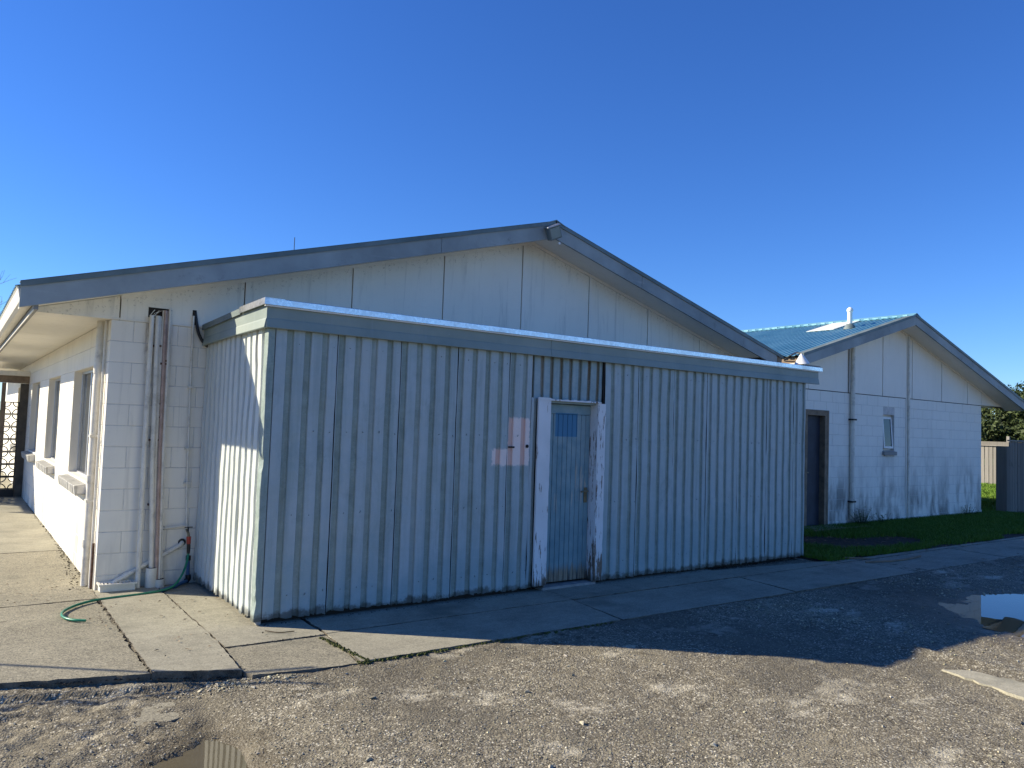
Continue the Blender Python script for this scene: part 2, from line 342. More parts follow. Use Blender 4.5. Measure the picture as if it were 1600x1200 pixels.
def m_fence(name, a, b):
    t = NT(name); v = t.scl((14, 14, .9)); n = t.noise(1.6, 6, .65, v)
    pl = t.n('ShaderNodeObjectInfo').outputs['Random']
    c = t.mix(n, a, b); c = t.mix(t.mth('MULTIPLY', pl, .6), c, tuple(q*.40 for q in b))
    c = t.mix(t.mth('MULTIPLY', t.step(t.noise(3, 5, .7), .58, .75), .6), c, tuple(q*.35 for q in a))
    return t.out(c, .9, t.bump(n, .4, .005), 0, .2)
M['fence'] = m_fence('grey_weathered_timber', (.18, .165, .14), (.40, .37, .32))
M['fence_dk'] = m_fence('shade_toned_weathered_timber', (.13, .12, .10), (.30, .275, .235))  # darker copy: shade on the side fence's sunless face put into the tone

# ------------------------------------------------------------ mesh helpers
def link(o, parent=None):
    COL.objects.link(o)
    if parent is not None: o.parent = parent
    return o
def tag(o, label=None, cat=None, group=None, kind=None):
    for k, v in (('label', label), ('category', cat), ('group', group), ('kind', kind)):
        if v: o[k] = v
    return o
def empty(name, loc=(0, 0, 0)):
    o = bpy.data.objects.new(name, None); o.location = loc; o.empty_display_size = .1
    return link(o)
class MB:
    def __init__(s): s.v = []; s.f = []; s.at = []
    def add(s, vs, fs, a=0.):
        b = len(s.v); s.v += [tuple(p) for p in vs]; s.f += [tuple(i+b for i in f) for f in fs]; s.at += [a]*len(vs); return s
    def box(s, x0, x1, y0, y1, z0, z1):
        return s.add([(x0, y0, z0), (x1, y0, z0), (x1, y1, z0), (x0, y1, z0), (x0, y0, z1), (x1, y0, z1), (x1, y1, z1), (x0, y1, z1)],
                     [(0, 3, 2, 1), (4, 5, 6, 7), (0, 1, 5, 4), (1, 2, 6, 5), (2, 3, 7, 6), (3, 0, 4, 7)])
    def prism_y(s, poly, y0, y1):          # polygon in XZ, extruded along Y
        n = len(poly)
        return s.add([(x, y0, z) for x, z in poly]+[(x, y1, z) for x, z in poly],
                     [tuple(range(n)), tuple(range(2*n-1, n-1, -1))]+[(i, i+n, (i+1) % n+n, (i+1) % n) for i in range(n)])
    def prism_x(s, poly, x0, x1):          # polygon in YZ, extruded along X
        n = len(poly)
        return s.add([(x0, y, z) for y, z in poly]+[(x1, y, z) for y, z in poly],
                     [tuple(range(n)), tuple(range(2*n-1, n-1, -1))]+[(i, i+n, (i+1) % n+n, (i+1) % n) for i in range(n)])
    def prism_z(s, poly, z0, z1):
        n = len(poly)
        return s.add([(x, y, z0) for x, y in poly]+[(x, y, z1) for x, y in poly],
                     [tuple(range(n))[::-1], tuple(range(n, 2*n))]+[(i, (i+1) % n, (i+1) % n+n, i+n) for i in range(n)])
    def tube(s, pts, r, n=10, caps=True):
        pts = [Vector(p) for p in pts]; rr = r if isinstance(r, (list, tuple)) else [r]*len(pts); vs = []; fs = []
        prev = None
        for i, p in enumerate(pts):
            d = (pts[min(i+1, len(pts)-1)]-pts[max(i-1, 0)]).normalized()
            a = prev-d*prev.dot(d) if prev is not None else d.cross(Vector((0, 0, 1)) if abs(d.z) < .9 else Vector((1, 0, 0)))
            a.normalize(); prev = a; b = d.cross(a)
            for k in range(n):
                t = 2*math.pi*k/n; vs.append(p+(a*math.cos(t)+b*math.sin(t))*rr[i])
        for i in range(len(pts)-1):
            for k in range(n): fs.append((i*n+k, i*n+(k+1) % n, (i+1)*n+(k+1) % n, (i+1)*n+k))
        if caps: fs += [tuple(range(n))[::-1], tuple(range((len(pts)-1)*n, len(pts)*n))]
        return s.add(vs, fs)
    def mesh(s, name, mat, smooth=False, attr=None):
        me = bpy.data.meshes.new(name); me.from_pydata(s.v, [], s.f)
        bm = bmesh.new(); bm.from_mesh(me); bmesh.ops.recalc_face_normals(bm, faces=bm.faces); bm.to_mesh(me); bm.free()
        if smooth:
            me.polygons.foreach_set('use_smooth', [True]*len(me.polygons))
        if attr:
            a = me.attributes.new(attr, 'FLOAT', 'POINT'); a.data.foreach_set('value', s.at)
        me.materials.append(mat); return me
    def build(s, name, mat, parent=None, smooth=False, attr=None, loc=None, bev=0):
        o = bpy.data.objects.new(name, s.mesh(name, mat, smooth, attr))
        if bev:
            b = o.modifiers.new('bevel', 'BEVEL'); b.width = bev; b.segments = 1; b.limit_method = 'ANGLE'
        if smooth:
            e = o.modifiers.new('split', 'EDGE_SPLIT'); e.split_angle = R(40)
        if loc: o.location = loc
        return link(o, parent)
_cache = {}
def chamfer_box(name, sx, sy, sz, c, mat):
    key = (name, round(sx, 3), round(sy, 3), round(sz, 3), c, mat.name)
    if key not in _cache:
        me = bpy.data.meshes.new(name); bm = bmesh.new(); bmesh.ops.create_cube(bm, size=1)
        bmesh.ops.scale(bm, vec=(sx, sy, sz), verts=bm.verts); bmesh.ops.bevel(bm, geom=bm.edges[:], offset=c, segments=1, affect='EDGES')
        bm.to_mesh(me); bm.free(); me.materials.append(mat); _cache[key] = me
    return _cache[key]
def place(name, me, loc, parent, rot=(0, 0, 0)):
    o = bpy.data.objects.new(name, me); o.location = loc; o.rotation_euler = rot; return link(o, parent)
def catmull(P, n=8):
    P = [Vector(p) for p in P]; Q = [P[0]*2-P[1]]+P+[P[-1]*2-P[-2]]; out = []
    for i in range(1, len(Q)-2):
        a, b, c, d = Q[i-1:i+3]
        for k in range(n):
            t = k/n; out.append(.5*((2*b)+(c-a)*t+(2*a-5*b+4*c-d)*t*t+(3*b-a-3*c+d)*t**3))
    return out+[Q[-2]]

def vnoise(x, y, seed=0):
    xi = np.floor(x).astype(np.int64); yi = np.floor(y).astype(np.int64); fx = x-xi; fy = y-yi
    fx = fx*fx*(3-2*fx); fy = fy*fy*(3-2*fy)
    def hsh(a, b):
        h = (a*374761393+b*668265263+seed*1442695041) & 0xffffffff
        h = ((h ^ (h >> 13))*1274126177) & 0xffffffff
        return ((h ^ (h >> 16)) & 0xffff)/65535.
    return (hsh(xi, yi)*(1-fx)+hsh(xi+1, yi)*fx)*(1-fy)+(hsh(xi, yi+1)*(1-fx)+hsh(xi+1, yi+1)*fx)*fy
def fbm(x, y, sc, oc=4, seed=0):
    r = 0; a = .5; tot = 0
    for k in range(oc): r = r+a*vnoise(x*sc+k*17.3, y*sc-k*9.1, seed+k); tot += a; a *= .5; sc *= 2.07
    return r/tot-.5
def sst(v, a, b):
    t = np.clip((v-a)/(b-a), 0, 1); return t*t*(3-2*t)

# ------------------------------------------------------------ ground
D = 1.907                      # plane of both gable walls
XL = -.8705                    # plane of the sunny side wall
def pudl(x, y):                # left pothole, 1 inside
    a = math.atan2(.13, .62); cx, cy = -.975, -2.40; u = (x-cx)*math.cos(a)-(y-cy)*math.sin(a); v = (x-cx)*math.sin(a)+(y-cy)*math.cos(a)
    return np.sqrt((u/.25)**2+(v/.60)**2)+fbm(x, y, 5, 4, 21)*.55
def pudr(x, y): return np.sqrt(((x-6.95)/1.3)**2+((y+3.2)/1.0)**2)+fbm(x, y, 2.2, 4, 31)*.45
def ground_z(x, y):
    z = -.016-.034*sst(-x, .15, .6)*sst(-y, .2, .9)
    ridge = np.exp(-(((x-4.22+.18*(y+3.2))/.13)**2))*sst(-y, 2.75, 3.1)*sst(y, -4.6, -3.6)
    z = z+.040*ridge
    yl = -.684-.274*(x+1.70)/1.01+fbm(x, y, 6, 3, 71)*.05          # worn edge of the older asphalt layer
    z = z-.036*sst(yl-y, -.008, .012)*sst(-x, .55, .75)
    z = z+fbm(x, y, 11, 4, 73)*.065*sst(-x, .55, 1.1)*sst(yl-y, 0, .1)*(1-.6*sst(-y, 1.6, 2.2))
    near = sst(-np.hypot(x-1, y+2), -16, -7)
    z = z+near*(fbm(x, y, .8, 3, 3)*.035+fbm(x, y, 5, 4, 5)*.018+fbm(x, y, 28, 3, 9)*.009)
    z = z-.045*sst(-pudl(x, y), -1.12, -.80)-.050*sst(-pudr(x, y), -1.25, -.45)
    z = np.where(y > 1.2, np.minimum(z, -.03), z)
    return z
def axis(fine0, fine1, st, lo, hi):
    a = list(np.arange(fine0, fine1, st)); g = st; x = fine0
    pre = []
    while x > lo: g *= 1.22; x -= g; pre.append(x)
    post = []; g = st; x = a[-1]
    while x < hi: g *= 1.22; x += g; post.append(x)
    return np.array(pre[::-1]+a+post)
gx = axis(-3.2, 8.2, .024, -900, 1200); gy = axis(-5.2, .1, .022, -900, 1200)
X, Y = np.meshgrid(gx, gy); Z = ground_z(X, Y)
nx, ny = len(gx), len(gy); idx = np.arange(nx*ny).reshape(ny, nx)
def grid_mesh(name, V, F, mat, attrs=(), smooth=True):
    me = bpy.data.meshes.new(name); me.vertices.add(len(V)); me.vertices.foreach_set('co', V.astype(np.float32).ravel())
    k = F.shape[1]; me.loops.add(F.size); me.loops.foreach_set('vertex_index', F.astype(np.int32).ravel())
    me.polygons.add(len(F)); me.polygons.foreach_set('loop_start', np.arange(0, F.size, k, dtype=np.int32))
    me.update(calc_edges=True); me.validate()
    me.polygons.foreach_set('use_smooth', [smooth]*len(me.polygons))
    for nm, val, typ in attrs:
        a = me.attributes.new(nm, typ, 'POINT'); a.data.foreach_set('value' if typ == 'FLOAT' else 'color', val.astype(np.float32).ravel())
    me.materials.append(mat); return me
F = np.stack([idx[:-1, :-1], idx[:-1, 1:], idx[1:, 1:], idx[1:, :-1]], -1).reshape(-1, 4)
wet = np.maximum(sst(-pudl(X, Y), -1.9, -1.02), sst(-pudr(X, Y), -1.7, -.95))
field = np.maximum(sst(np.hypot(X-2, Y+4), 45, 60), sst(X, 17.4, 17.6)*sst(Y, -.6, -.5))
me = grid_mesh('ground', np.stack([X, Y, Z], -1).reshape(-1, 3), F, M['asphalt'], (('wet', wet, 'FLOAT'), ('field', field, 'FLOAT')))
tag(link(bpy.data.objects.new('ground', me)), kind='structure', label='worn grey asphalt and gravel yard in front of the shed')

def water(name, cx, cy, rx, ry, z, label):
    mb = MB(); n = 40
    mb.add([(cx+rx*math.cos(2*math.pi*i/n), cy+ry*math.sin(2*math.pi*i/n), z) for i in range(n)], [tuple(range(n))])
    tag(mb.build(name, M['water']), label, kind='structure')
zl = float(np.mean(ground_z(np.array([-.95, -1.0]), np.array([-2.4, -2.6]))))
water('puddle', -.985, -2.46, .60, .85, zl+.017, 'muddy brown puddle in a pothole at the bottom edge')
zr = float(np.mean(ground_z(np.array([7.2, 7.4]), np.array([-3.2, -3.4]))))
water('puddle', 7.25, -3.3, 1.6, 1.45, zr+.036, 'puddle reflecting blue sky at the right edge')

# loose stones
def stones(n, box, smin, smax, name, label, dens=None):
    x = RNG.uniform(box[0], box[1], n); y = RNG.uniform(box[2], box[3], n)
    keep = RNG.random(n) < (dens(x, y) if dens else 1)
    x, y = x[keep], y[keep]; n = len(x)
    s = smin+(smax-smin)*RNG.random(n)**3.2; z = ground_z(x, y)
    base = np.array([(1, 0, 0), (-.5, .87, 0), (-.5, -.87, 0), (.45, .3, .75), (-.5, .25, .7), (0, -.55, .8), (0, 0, -.5)])
    tris = np.array([(0, 1, 3), (1, 4, 3), (1, 2, 4), (2, 5, 4), (2, 0, 5), (0, 3, 5), (3, 4, 5), (0, 6, 1), (1, 6, 2), (2, 6, 0)])
    a = RNG.random(n)*6.28; V = np.repeat(base[None], n, 0)+RNG.normal(0, .17, (n, 7, 3))
    ca, sa = np.cos(a)[:, None], np.sin(a)[:, None]; st = RNG.uniform(.65, 1.25, (n, 3))[:, None, :]
    V = V*st*np.array([1, 1, .6]); vx = V[..., 0]*ca-V[..., 1]*sa; vy = V[..., 0]*sa+V[..., 1]*ca
    P = np.stack([vx*s[:, None]+x[:, None], vy*s[:, None]+y[:, None], V[..., 2]*s[:, None]+z[:, None]+s[:, None]*.15], -1).reshape(-1, 3)
    Fc = (tris[None]+np.arange(n)[:, None, None]*7).reshape(-1, 3)
    tone = np.clip(RNG.normal(.31, .10, n), .12, .62); tone = np.where(RNG.random(n) < .10, RNG.uniform(.5, .68, n), tone)
    c = np.stack([tone, tone*RNG.uniform(.88, .94, n), tone*RNG.uniform(.58, .72, n), np.ones(n)], -1)
    me = grid_mesh(name, P, Fc, M['stone'], (('tone', np.repeat(c, 7, 0), 'FLOAT_COLOR'),), False)
    tag(link(bpy.data.objects.new(name, me)), label, 'gravel', kind='stuff')
def dens(x, y):
    d = .14+.86*sst(fbm(x, y, 1.1, 4, 41), -.02, .16)
    d = np.maximum(d, .95*np.exp(-((x+.35)**2/.16+(y+1.28)**2/.025)))
    d = np.maximum(d, .9*np.exp(-((x+.35)**2/.10+(y+2.05)**2/.10)))
    ok = (y < -1.33) | ((x < .4) & (y < -1.1)) | ((x < -1.0) & (y < -.85))
    return d*ok*(pudl(x, y) > 1.0)*(pudr(x, y) > 1.0)
stones(70000, (-2.6, 5.5, -4.8, -.7), .003, .0085, 'gravel', 'loose pale gravel scattered over the asphalt', dens)
stones(26000, (4, 14, -5.5, -1.3), .006, .017, 'gravel', 'coarser gravel on the yard towards the puddle', dens)
stones(160, (-2.2, 3.5, -4.5, -1.0), .012, .026, 'gravel', 'larger single stones strewn on the yard', dens)

# ------------------------------------------------------------ concrete paths
path = tag(empty('footpath', (0, 0, 0)), 'cracked concrete footpath round the shed', kind='structure')
def slab(poly, mat, zt=0., th=.14, jit=.006, step=.05, tilt=(0, 0)):
    pts = []
    for i, (a, b) in enumerate(zip(poly, poly[1:]+poly[:1])):
        L = math.hypot(b[0]-a[0], b[1]-a[1]); n = max(1, int(L/step))
        for k in range(n):
            t = k/n; j = jit if k else jit*.5
            pts.append((a[0]+(b[0]-a[0])*t+random.uniform(-j, j), a[1]+(b[1]-a[1])*t+random.uniform(-j, j)))
    mb = MB(); n = len(pts); cx = sum(p[0] for p in pts)/n; cy = sum(p[1] for p in pts)/n
    def zz(x, y, d=0): return zt-d+(x-cx)*tilt[0]+(y-cy)*tilt[1]
    ins = []
    for i, (x, y) in enumerate(pts):
        a, b = pts[i-1], pts[(i+1) % n]; tx, ty = b[0]-a[0], b[1]-a[1]; l = math.hypot(tx, ty) or 1; c = .0012+random.random()*.003
        ins.append((x-ty/l*c, y+tx/l*c))
    vs = [(x, y, zz(x, y)) for x, y in ins]+[(x, y, zz(x, y, .005+random.random()*.008)) for x, y in pts]+[(x, y, zt-th) for x, y in pts]
    fs = [tuple(range(n))]
    for r in (0, 1):
        for i in range(n): j = (i+1) % n; fs.append((r*n+i, (r+1)*n+i, (r+1)*n+j, r*n+j))
    mb.add(vs, fs); o = mb.build('slab', mat, path); o.data.materials.append(M['slabside'])
    for p in o.data.polygons:
        if abs(p.normal.z) < .5: p.material_index = 1
    return o
g = .0035
slab([(-.90, -.80), (-.405, -1.045), (-.36, -.30), (-.355, 1.88), (-.885, 1.88)], M['conc'], .006)
slab([(-.355+g, -.47), (.395, -.49), (.40, -.05), (.40, 1.88), (-.345, 1.88), (-.35, -.30)], M['conc'], 0)
slab([(-.395, -1.04), (-.36, -1.13), (.05, -1.20), (.335, -1.235), (.40, -.49-g), (-.352, -.47-g)], M['conc_rough'], -.010, tilt=(0, .008))
xs = [.40+g*2, 2.92, 5.45, 8.0, 10.6, 13.2, 15.9, 18.6]
off = [(.345, -1.235)]
for i in range(len(xs)-1):
    a, b = xs[i]+g, xs[i+1]-g; sk0 = -.06 if i == 0 else -.10
    slab([(a+sk0, -1.235-.02*i), (b-.12, -1.26-.025*i), (b, -.465), (a, -.475)], M['conc'], -.002-.002*(i % 2))
    slab([(a, -.475+g), (b+.03, -.465+g), (b+.03, .35 if b < 7.6 else -.36), (a+.03, .35 if a < 7.6 and b < 7.6 else (-.05 if a < 7.6 else -.36))], M['conc'], .001+.002*(i % 2))
# apron along the sunny wall
for k, (y0, y1) in enumerate([(-.62, 1.55), (1.56, 4.4), (4.41, 7.4), (7.41, 11.0)]):
    if k == 0: slab([(-4.6, -.10), (-2.6, -.38), (-1.7, -.56), (-.91, -.80), (-.90, y1), (-4.6, y1)], M['conc_rough'], -.006, jit=.013)
    else: slab([(-4.6, y0), (XL+.02, y0), (XL+.02, y1), (-4.6, y1)], M['conc_rough'] if k == 1 else M['conc'], -.001-.002*(k % 2))
slab([(-4.6, 11.02), (XL+.02, 11.02), (XL+.02, 19), (-4.6, 19)], M['conc'], -.002)
mb = MB()
stones(5200, (-1.0, .05, -1.42, -.86), .005, .017, 'gravel', 'heap of loose gravel against the front slab edge', lambda x, y: np.exp(-(((x+.42)/.34)**2+((y+1.14+.25*(x+.42))/.085)**2))*(y < -.84-.49*(x+.9)))
def edge_strip(poly, name, label, mat, zt):
    pts = []
    for a, b in zip(poly, poly[1:]+poly[:1]):
        L = math.hypot(b[0]-a[0], b[1]-a[1]); n = max(1, int(L/.06))
        for k in range(n): t = k/n; pts.append((a[0]+(b[0]-a[0])*t+random.uniform(-.02, .02), a[1]+(b[1]-a[1])*t+random.uniform(-.02, .02)))
    mb = MB().prism_z(pts, zt-.1, zt); return tag(mb.build(name, mat), label, kind='structure')
zs = float(np.max(ground_z(np.linspace(3.7, 4.1, 9), np.linspace(-4.6, -3.4, 9))))
edge_strip([(3.90, -3.44), (3.86, -3.56), (3.74, -4.0), (3.55, -4.9), (3.92, -4.95), (4.10, -3.95), (4.06, -3.55)], 'concrete_strip', 'broken pale concrete strip let into the yard', M['conc_pale'], zs+.003)
zs2 = float(np.mean(ground_z(np.linspace(-1.05, -.8, 9), np.linspace(-1.35, -1.2, 9))))
edge_strip([(-1.15, -1.45), (-.86, -1.42), (-.84, -1.12), (-.98, -1.10)], 'concrete_patch', 'flush triangle of old concrete before the front slab', M['conc_rough'], zs2+.002)
mb = MB()
for i in range(170):
    t = random.random(); x = .335+.06*(1-t)+random.gauss(0, .008); y = -1.24+t*.72+random.gauss(0, .01)
    if t > .8 and random.random() < .6: continue
    r = random.uniform(.005, .016); z = -.004
    mb.add([(x-r, y-r*.6, z), (x+r, y-r*.7, z), (x+r*.7, y+r, z), (x-r*.6, y+r*.8, z), (x, y, z+r*.9)], [(0, 1, 4), (1, 2, 4), (2, 3, 4), (3, 0, 4)])
for i in range(260):
    t = random.random()**1.5; x = .35+t*2.4+random.gauss(0, .01); y = -1.245-.02*t+random.gauss(0, .018); r = random.uniform(.005, .016); z = -.012
    mb.add([(x-r, y-r*.6, z), (x+r, y-r*.7, z), (x+r*.7, y+r, z), (x-r*.6, y+r*.8, z), (x, y, z+r*.9)], [(0, 1, 4), (1, 2, 4), (2, 3, 4), (3, 0, 4)])
cr_ = MB()
def crumbs(a, b, n, w, z, r0=.004, r1=.014):
    for i in range(n):
        t_ = random.random(); x = a[0]+(b[0]-a[0])*t_+random.gauss(0, w); y = a[1]+(b[1]-a[1])*t_+random.gauss(0, w); r = r0+(r1-r0)*random.random()**2
        cr_.add([(x-r, y-r*.6, z), (x+r, y-r*.7, z), (x+r*.7, y+r, z), (x-r*.6, y+r*.8, z), (x, y, z+r*.7)], [(0, 1, 4), (1, 2, 4), (2, 3, 4), (3, 0, 4)])
crumbs((-.89, 1.5), (-.905, -.80), 170, .007, .001, .003, .010); crumbs((-.352, 1.5), (-.40, -1.04), 200, .006, .003, .003, .008)
crumbs((-.35, -.475), (.40, -.485), 90, .004, .0, .003, .007); crumbs((-1.6, -.60), (-.92, -.80), 60, .02, -.03); crumbs((-.90, -.82), (-.40, -1.06), 60, .03, -.04, .006, .015)
crumbs((-1.0, 2.0), (XL-.01, 4.5), 120, .03, .0, .004, .012); crumbs((XL-.01, 2.2), (XL-.01, 10), 260, .015, .0, .004, .014); crumbs((.06, -.02), (2.7, -.02), 160, .02, .0, .003, .01); crumbs((3.7, -.02), (7.4, -.02), 260, .02, .0, .004, .012)
tag(cr_.build('joint_dirt', M['soil']), 'dark dirt crumbs caught in the slab joints and wall foot', 'dirt', kind='stuff')
tag(mb.build('moss', M['moss']), 'moss growing in the joints of the front slabs', 'moss', kind='stuff')

# ------------------------------------------------------------ block walls
def lay_blocks(parent, mat, run0, run1, z_top, courses, axis_, plane, holes=(), first_h=None, L=.4, H=.2, proud=.05, start=0., limit=None):
    """running bond; axis_ 'x' -> wall faces -Y, 'y' -> wall faces -X"""
    n = 0
    for c in range(courses):
        z1 = z_top-c*H; z0 = z1-H
        if z0 < -.06: z0 = -.06
        if z1-z0 < .03: continue
        cut = [run0]; s = run0+start+(L/2 if c % 2 else 0)
        while s < run1-.02:
            if s > run0+.02: cut.append(s)
            s += L
        cut.append(run1)
        segs = []
        for a, b in zip(cut, cut[1:]):
            parts = [(a, b)]
            for (ha, hb, hz0, hz1) in holes:
                if z1 <= hz0+.03 or z0 >= hz1-.03: continue
                q = []
                for (p0, p1) in parts:
                    if hb <= p0 or ha >= p1: q.append((p0, p1)); continue
                    if ha > p0+.03: q.append((p0, ha))
                    if hb < p1-.03: q.append((hb, p1))
                parts = q
            segs += parts
        for a, b in segs:
            l = round(b-a-.005, 3); h = round(z1-z0-.005, 3); mid = (a+b)/2; zc = (z0+z1)/2
            dp = random.uniform(-.0012, .0012)
            if axis_ == 'x': place('block', chamfer_box('block', l, .10, h, .004, mat), (mid, plane+.05+dp, zc), parent)
            else: place('block', chamfer_box('block', .10, l, h, .004, mat), (plane+.05+dp, mid, zc), parent)
            n += 1
    return n

house = tag(empty('block_house', (4, 10, 0)), 'long white block house with blue grey gable behind the shed', 'house')
house.location = (0, 0, 0)
RS = .275; RX, RZ = 4.07, 4.285; YB = 1.407; EX0, EX1 = -1.634, 8.92
def rz(x): return RZ-RS*abs(x-RX)
DEEP = 19.0
WIN = [(2.86+3.0*k, 4.42+3.0*k, .90, 2.14) for k in range(3)]+[(12.6, 14.1, .9, 2.14)]
gw = MB().box(XL+.004, 8.0, D+.004, D+.12, -.1, 2.53).build('gable_wall', M['mortar'], house)
lay_blocks(gw, M['block'], XL, .13, 2.53, 13, 'x', D, start=-.2)
sw = MB(); edges = [D+.13]+[e for w in WIN for e in w[:2]]+[DEEP]
for a, b in zip(edges[::2], edges[1::2]): sw.box(XL+.004, XL+.12, a, b, -.1, 2.53)
for (a, b, z0, z1) in WIN: sw.box(XL+.0045, XL+.1195, a-.001, b+.001, -.1, z0); sw.box(XL+.0045, XL+.1195, a-.001, b+.001, z1, 2.529)
sw = sw.build('side_wall', M['mortar'], house)
lay_blocks(sw, M['block'], D+.105, 11.0, 2.53, 13, 'y', XL, WIN, start=.195)
MB().box(XL+.0002, XL+.10, 11.0, 12.6, -.06, 2.52).box(XL+.0002, XL+.10, 14.1, DEEP, -.06, 2.52).box(XL+.0002, XL+.10, 12.6, 14.1, -.06, .9).box(XL+.0002, XL+.10, 12.6, 14.1, 2.14, 2.52).build('side_wall_end', M['block'], house)
MB().box(7.9, 8.0, D+.12, DEEP, -.1, 3.0).box(XL+.14, 7.9, DEEP-.1, DEEP, -.1, 2.53).build('rear_wall', M['block'], house)
for (a, b, z0, z1) in WIN:
    w = MB(); x = XL+.115; t = .045
    for (p, q, r, s) in ((a, b, z0, z0+t), (a, b, z1-t, z1), (a, a+t, z0+t, z1-t), (b-t, b, z0+t, z1-t), ((a+b)/2-.03, (a+b)/2+.03, z0+t, z1-t)):
        w.box(x-.03, x+.03, p, q, r, s)
    w = w.build('window', M['alu'], house, bev=.004)
    for p, q in ((a+t, (a+b)/2-.03), ((a+b)/2+.03, b-t)): MB().box(x-.004, x+.004, p, q, z0+t, z1-t).build('pane', M['glass'], w)
    MB().box(x+.10, x+.12, a, b, z0, z1).build('curtain', M['curtain'], w)
    rv = MB(); rv.box(XL+.003, XL+.16, a, a+.012, z0, z1).box(XL+.003, XL+.16, b-.012, b, z0, z1).box(XL+.003, XL+.16, a+.012, b-.012, z1-.012, z1)
    rv.build('reveal', M['block'], w)
    MB().box(XL-.005, XL+.09, a+.01, b-.01, z0+.0, z0+.028).build('timber_sill', M['trimwhite'], w, bev=.005)
    sill = MB().box(XL-.075, XL+.08, a+.004, b-.004, z0-.092, z0-.012).build('brick_sill', M['mortar'], house)
    nb = 18; pw = (b-a)/nb
    me = chamfer_box('sill_brick', .19, pw-.012, .105, .006, M['sillbrick'])
    for k in range(nb):
        o = place('sill_brick', me, (XL-.005+random.uniform(-.003, .003), a+pw*(k+.5), z0-.052), sill, (0, R(-9), 0))
# gable sheets and cover strips
BX = [-1.5, -.80, .353, 1.545, 2.735, 3.925, 5.10, 6.28, 7.45]
for a, b in zip(BX, BX[1:]+[8.6]):
    a += .006; b -= .006; z0 = 2.53; zc = .186
    poly = [(a, z0), (b, z0), (b, max(z0+.01, rz(b)-zc)), (a, max(z0+.01, rz(a)-zc))]
    if a < RX < b: poly.insert(3, (RX, RZ-zc))
    MB().prism_y(poly, D-.012, D+.02).build('gable_sheet', M['gable'], house)
MB().prism_y([(-1.49, 2.535), (8.6, 2.535), (8.6, rz(8.6)-.2), (RX, RZ-.2), (-1.49, rz(-1.49)-.2)], D+.021, D+.06).build('gable_backing', M['gap'], house)
for b in BX[1:]:
    if b > 7: continue
    MB().prism_y([(b+.004, 2.535), (b+.05, 2.535), (b+.05, rz(b+.05)-.217), (b+.004, rz(b+.004)-.217)], D-.022, D-.0125).build('cover_strip', M['panel'], house)
MB().box(-.87, 8, D-.020, D-.0125, 2.531, 2.55).build('sheet_flashing', M['trimwhite'], house)
# roof: ribbed sheets on both slopes
roof = MB().prism_y([(EX0+.05, rz(EX0+.05)-.03), (RX, RZ-.03), (EX1-.02, rz(EX1-.02)-.03), (EX1-.02, rz(EX1-.02)-.07), (RX, RZ-.07), (EX0+.05, rz(EX0+.05)-.07)], YB+.03, DEEP).build('roof', M['gap'], house)
def rib_sheet(name, mat, x_eave, x_ridge, zf, pitch, n, h=.022):
    """one ribbed sheet of width n*pitch along +Y from y = 0, sloping between two X positions"""
    prof = []
    for k in range(n): prof += [(k*pitch, 0), (k*pitch+pitch*.55, 0), (k*pitch+pitch*.66, h), (k*pitch+pitch*.88, h)]
    prof.append((n*pitch+.004, 0)); mb = MB(); vs = []; fs = []
    for (yy, hh) in prof: vs += [(x_eave, yy, zf(x_eave)+hh), (x_ridge, yy, zf(x_ridge)+hh)]
    for i in range(len(prof)-1): fs.append((2*i, 2*i+1, 2*i+3, 2*i+2))
    mb.add(vs, fs); return mb.mesh(name, mat)
for xe in (EX0-.03, EX1+.02):
    me = rib_sheet('roof_sheet', M['roofblue'], xe, RX, lambda x: rz(x)-.026, .19, 4)
    for k in range(23): place('roof_sheet', me, (0, YB+.02+k*.76, 0), roof)
rc = MB().prism_y([(RX-.16, rz(RX-.16)+.004), (RX, RZ+.022), (RX+.16, rz(RX+.16)+.004), (RX+.15, rz(RX+.15)-.01), (RX, RZ+.008), (RX-.15, rz(RX-.15)-.01)], YB-.02, DEEP).build('ridge_cap', M['flash'], roof)
# barge boards with butt joints, metal flashing over
for (a, b) in ((EX0, 2.397), (2.403, RX-.002), (RX+.002, 5.648), (5.654, EX1-.14)):
    MB().prism_y([(a, rz(a)-.035), (b, rz(b)-.035), (b, rz(b)-.215), (a, rz(a)-.215)], YB, YB+.03).build('barge_board', M['barge'], house)
a, b = EX1-.137, EX1
MB().prism_y([(a, rz(a)-.05), (b, rz(b)-.05), (b-.03, rz(b)-.215), (a, rz(a)-.215)], YB+.002, YB+.03).build('barge_end', M['wood'], house)
for (a, b) in ((EX0-.004, 1.9), (1.9, RX-.01), (RX+.01, 6.4), (6.4, EX1+.02)):
    MB().prism_y([(a, rz(a)+.006), (b, rz(b)+.006), (b, rz(b)-.042), (a, rz(a)-.042)], YB-.014, YB-.004).prism_y([(a, rz(a)+.010), (b, rz(b)+.010), (b, rz(b)+.004), (a, rz(a)+.004)], YB-.014, YB+.12).build('barge_flashing', M['flash'], house)
# sloping soffit, edge mould
for (a, b) in ((EX0+.02, RX), (RX, 8.45)):
    MB().prism_y([(a, rz(a)-.17), (b, rz(b)-.17), (b, rz(b)-.182), (a, rz(a)-.182)], YB+.03, D+.03).build('soffit', M['panel'], house)
    MB().prism_y([(max(a, -.8), rz(max(a, -.8))-.182), (b, rz(b)-.182), (b, rz(b)-.215), (max(a, -.8), rz(max(a, -.8))-.215)], D-.030, D-.0125).build('soffit_mould', M['panel'], house)
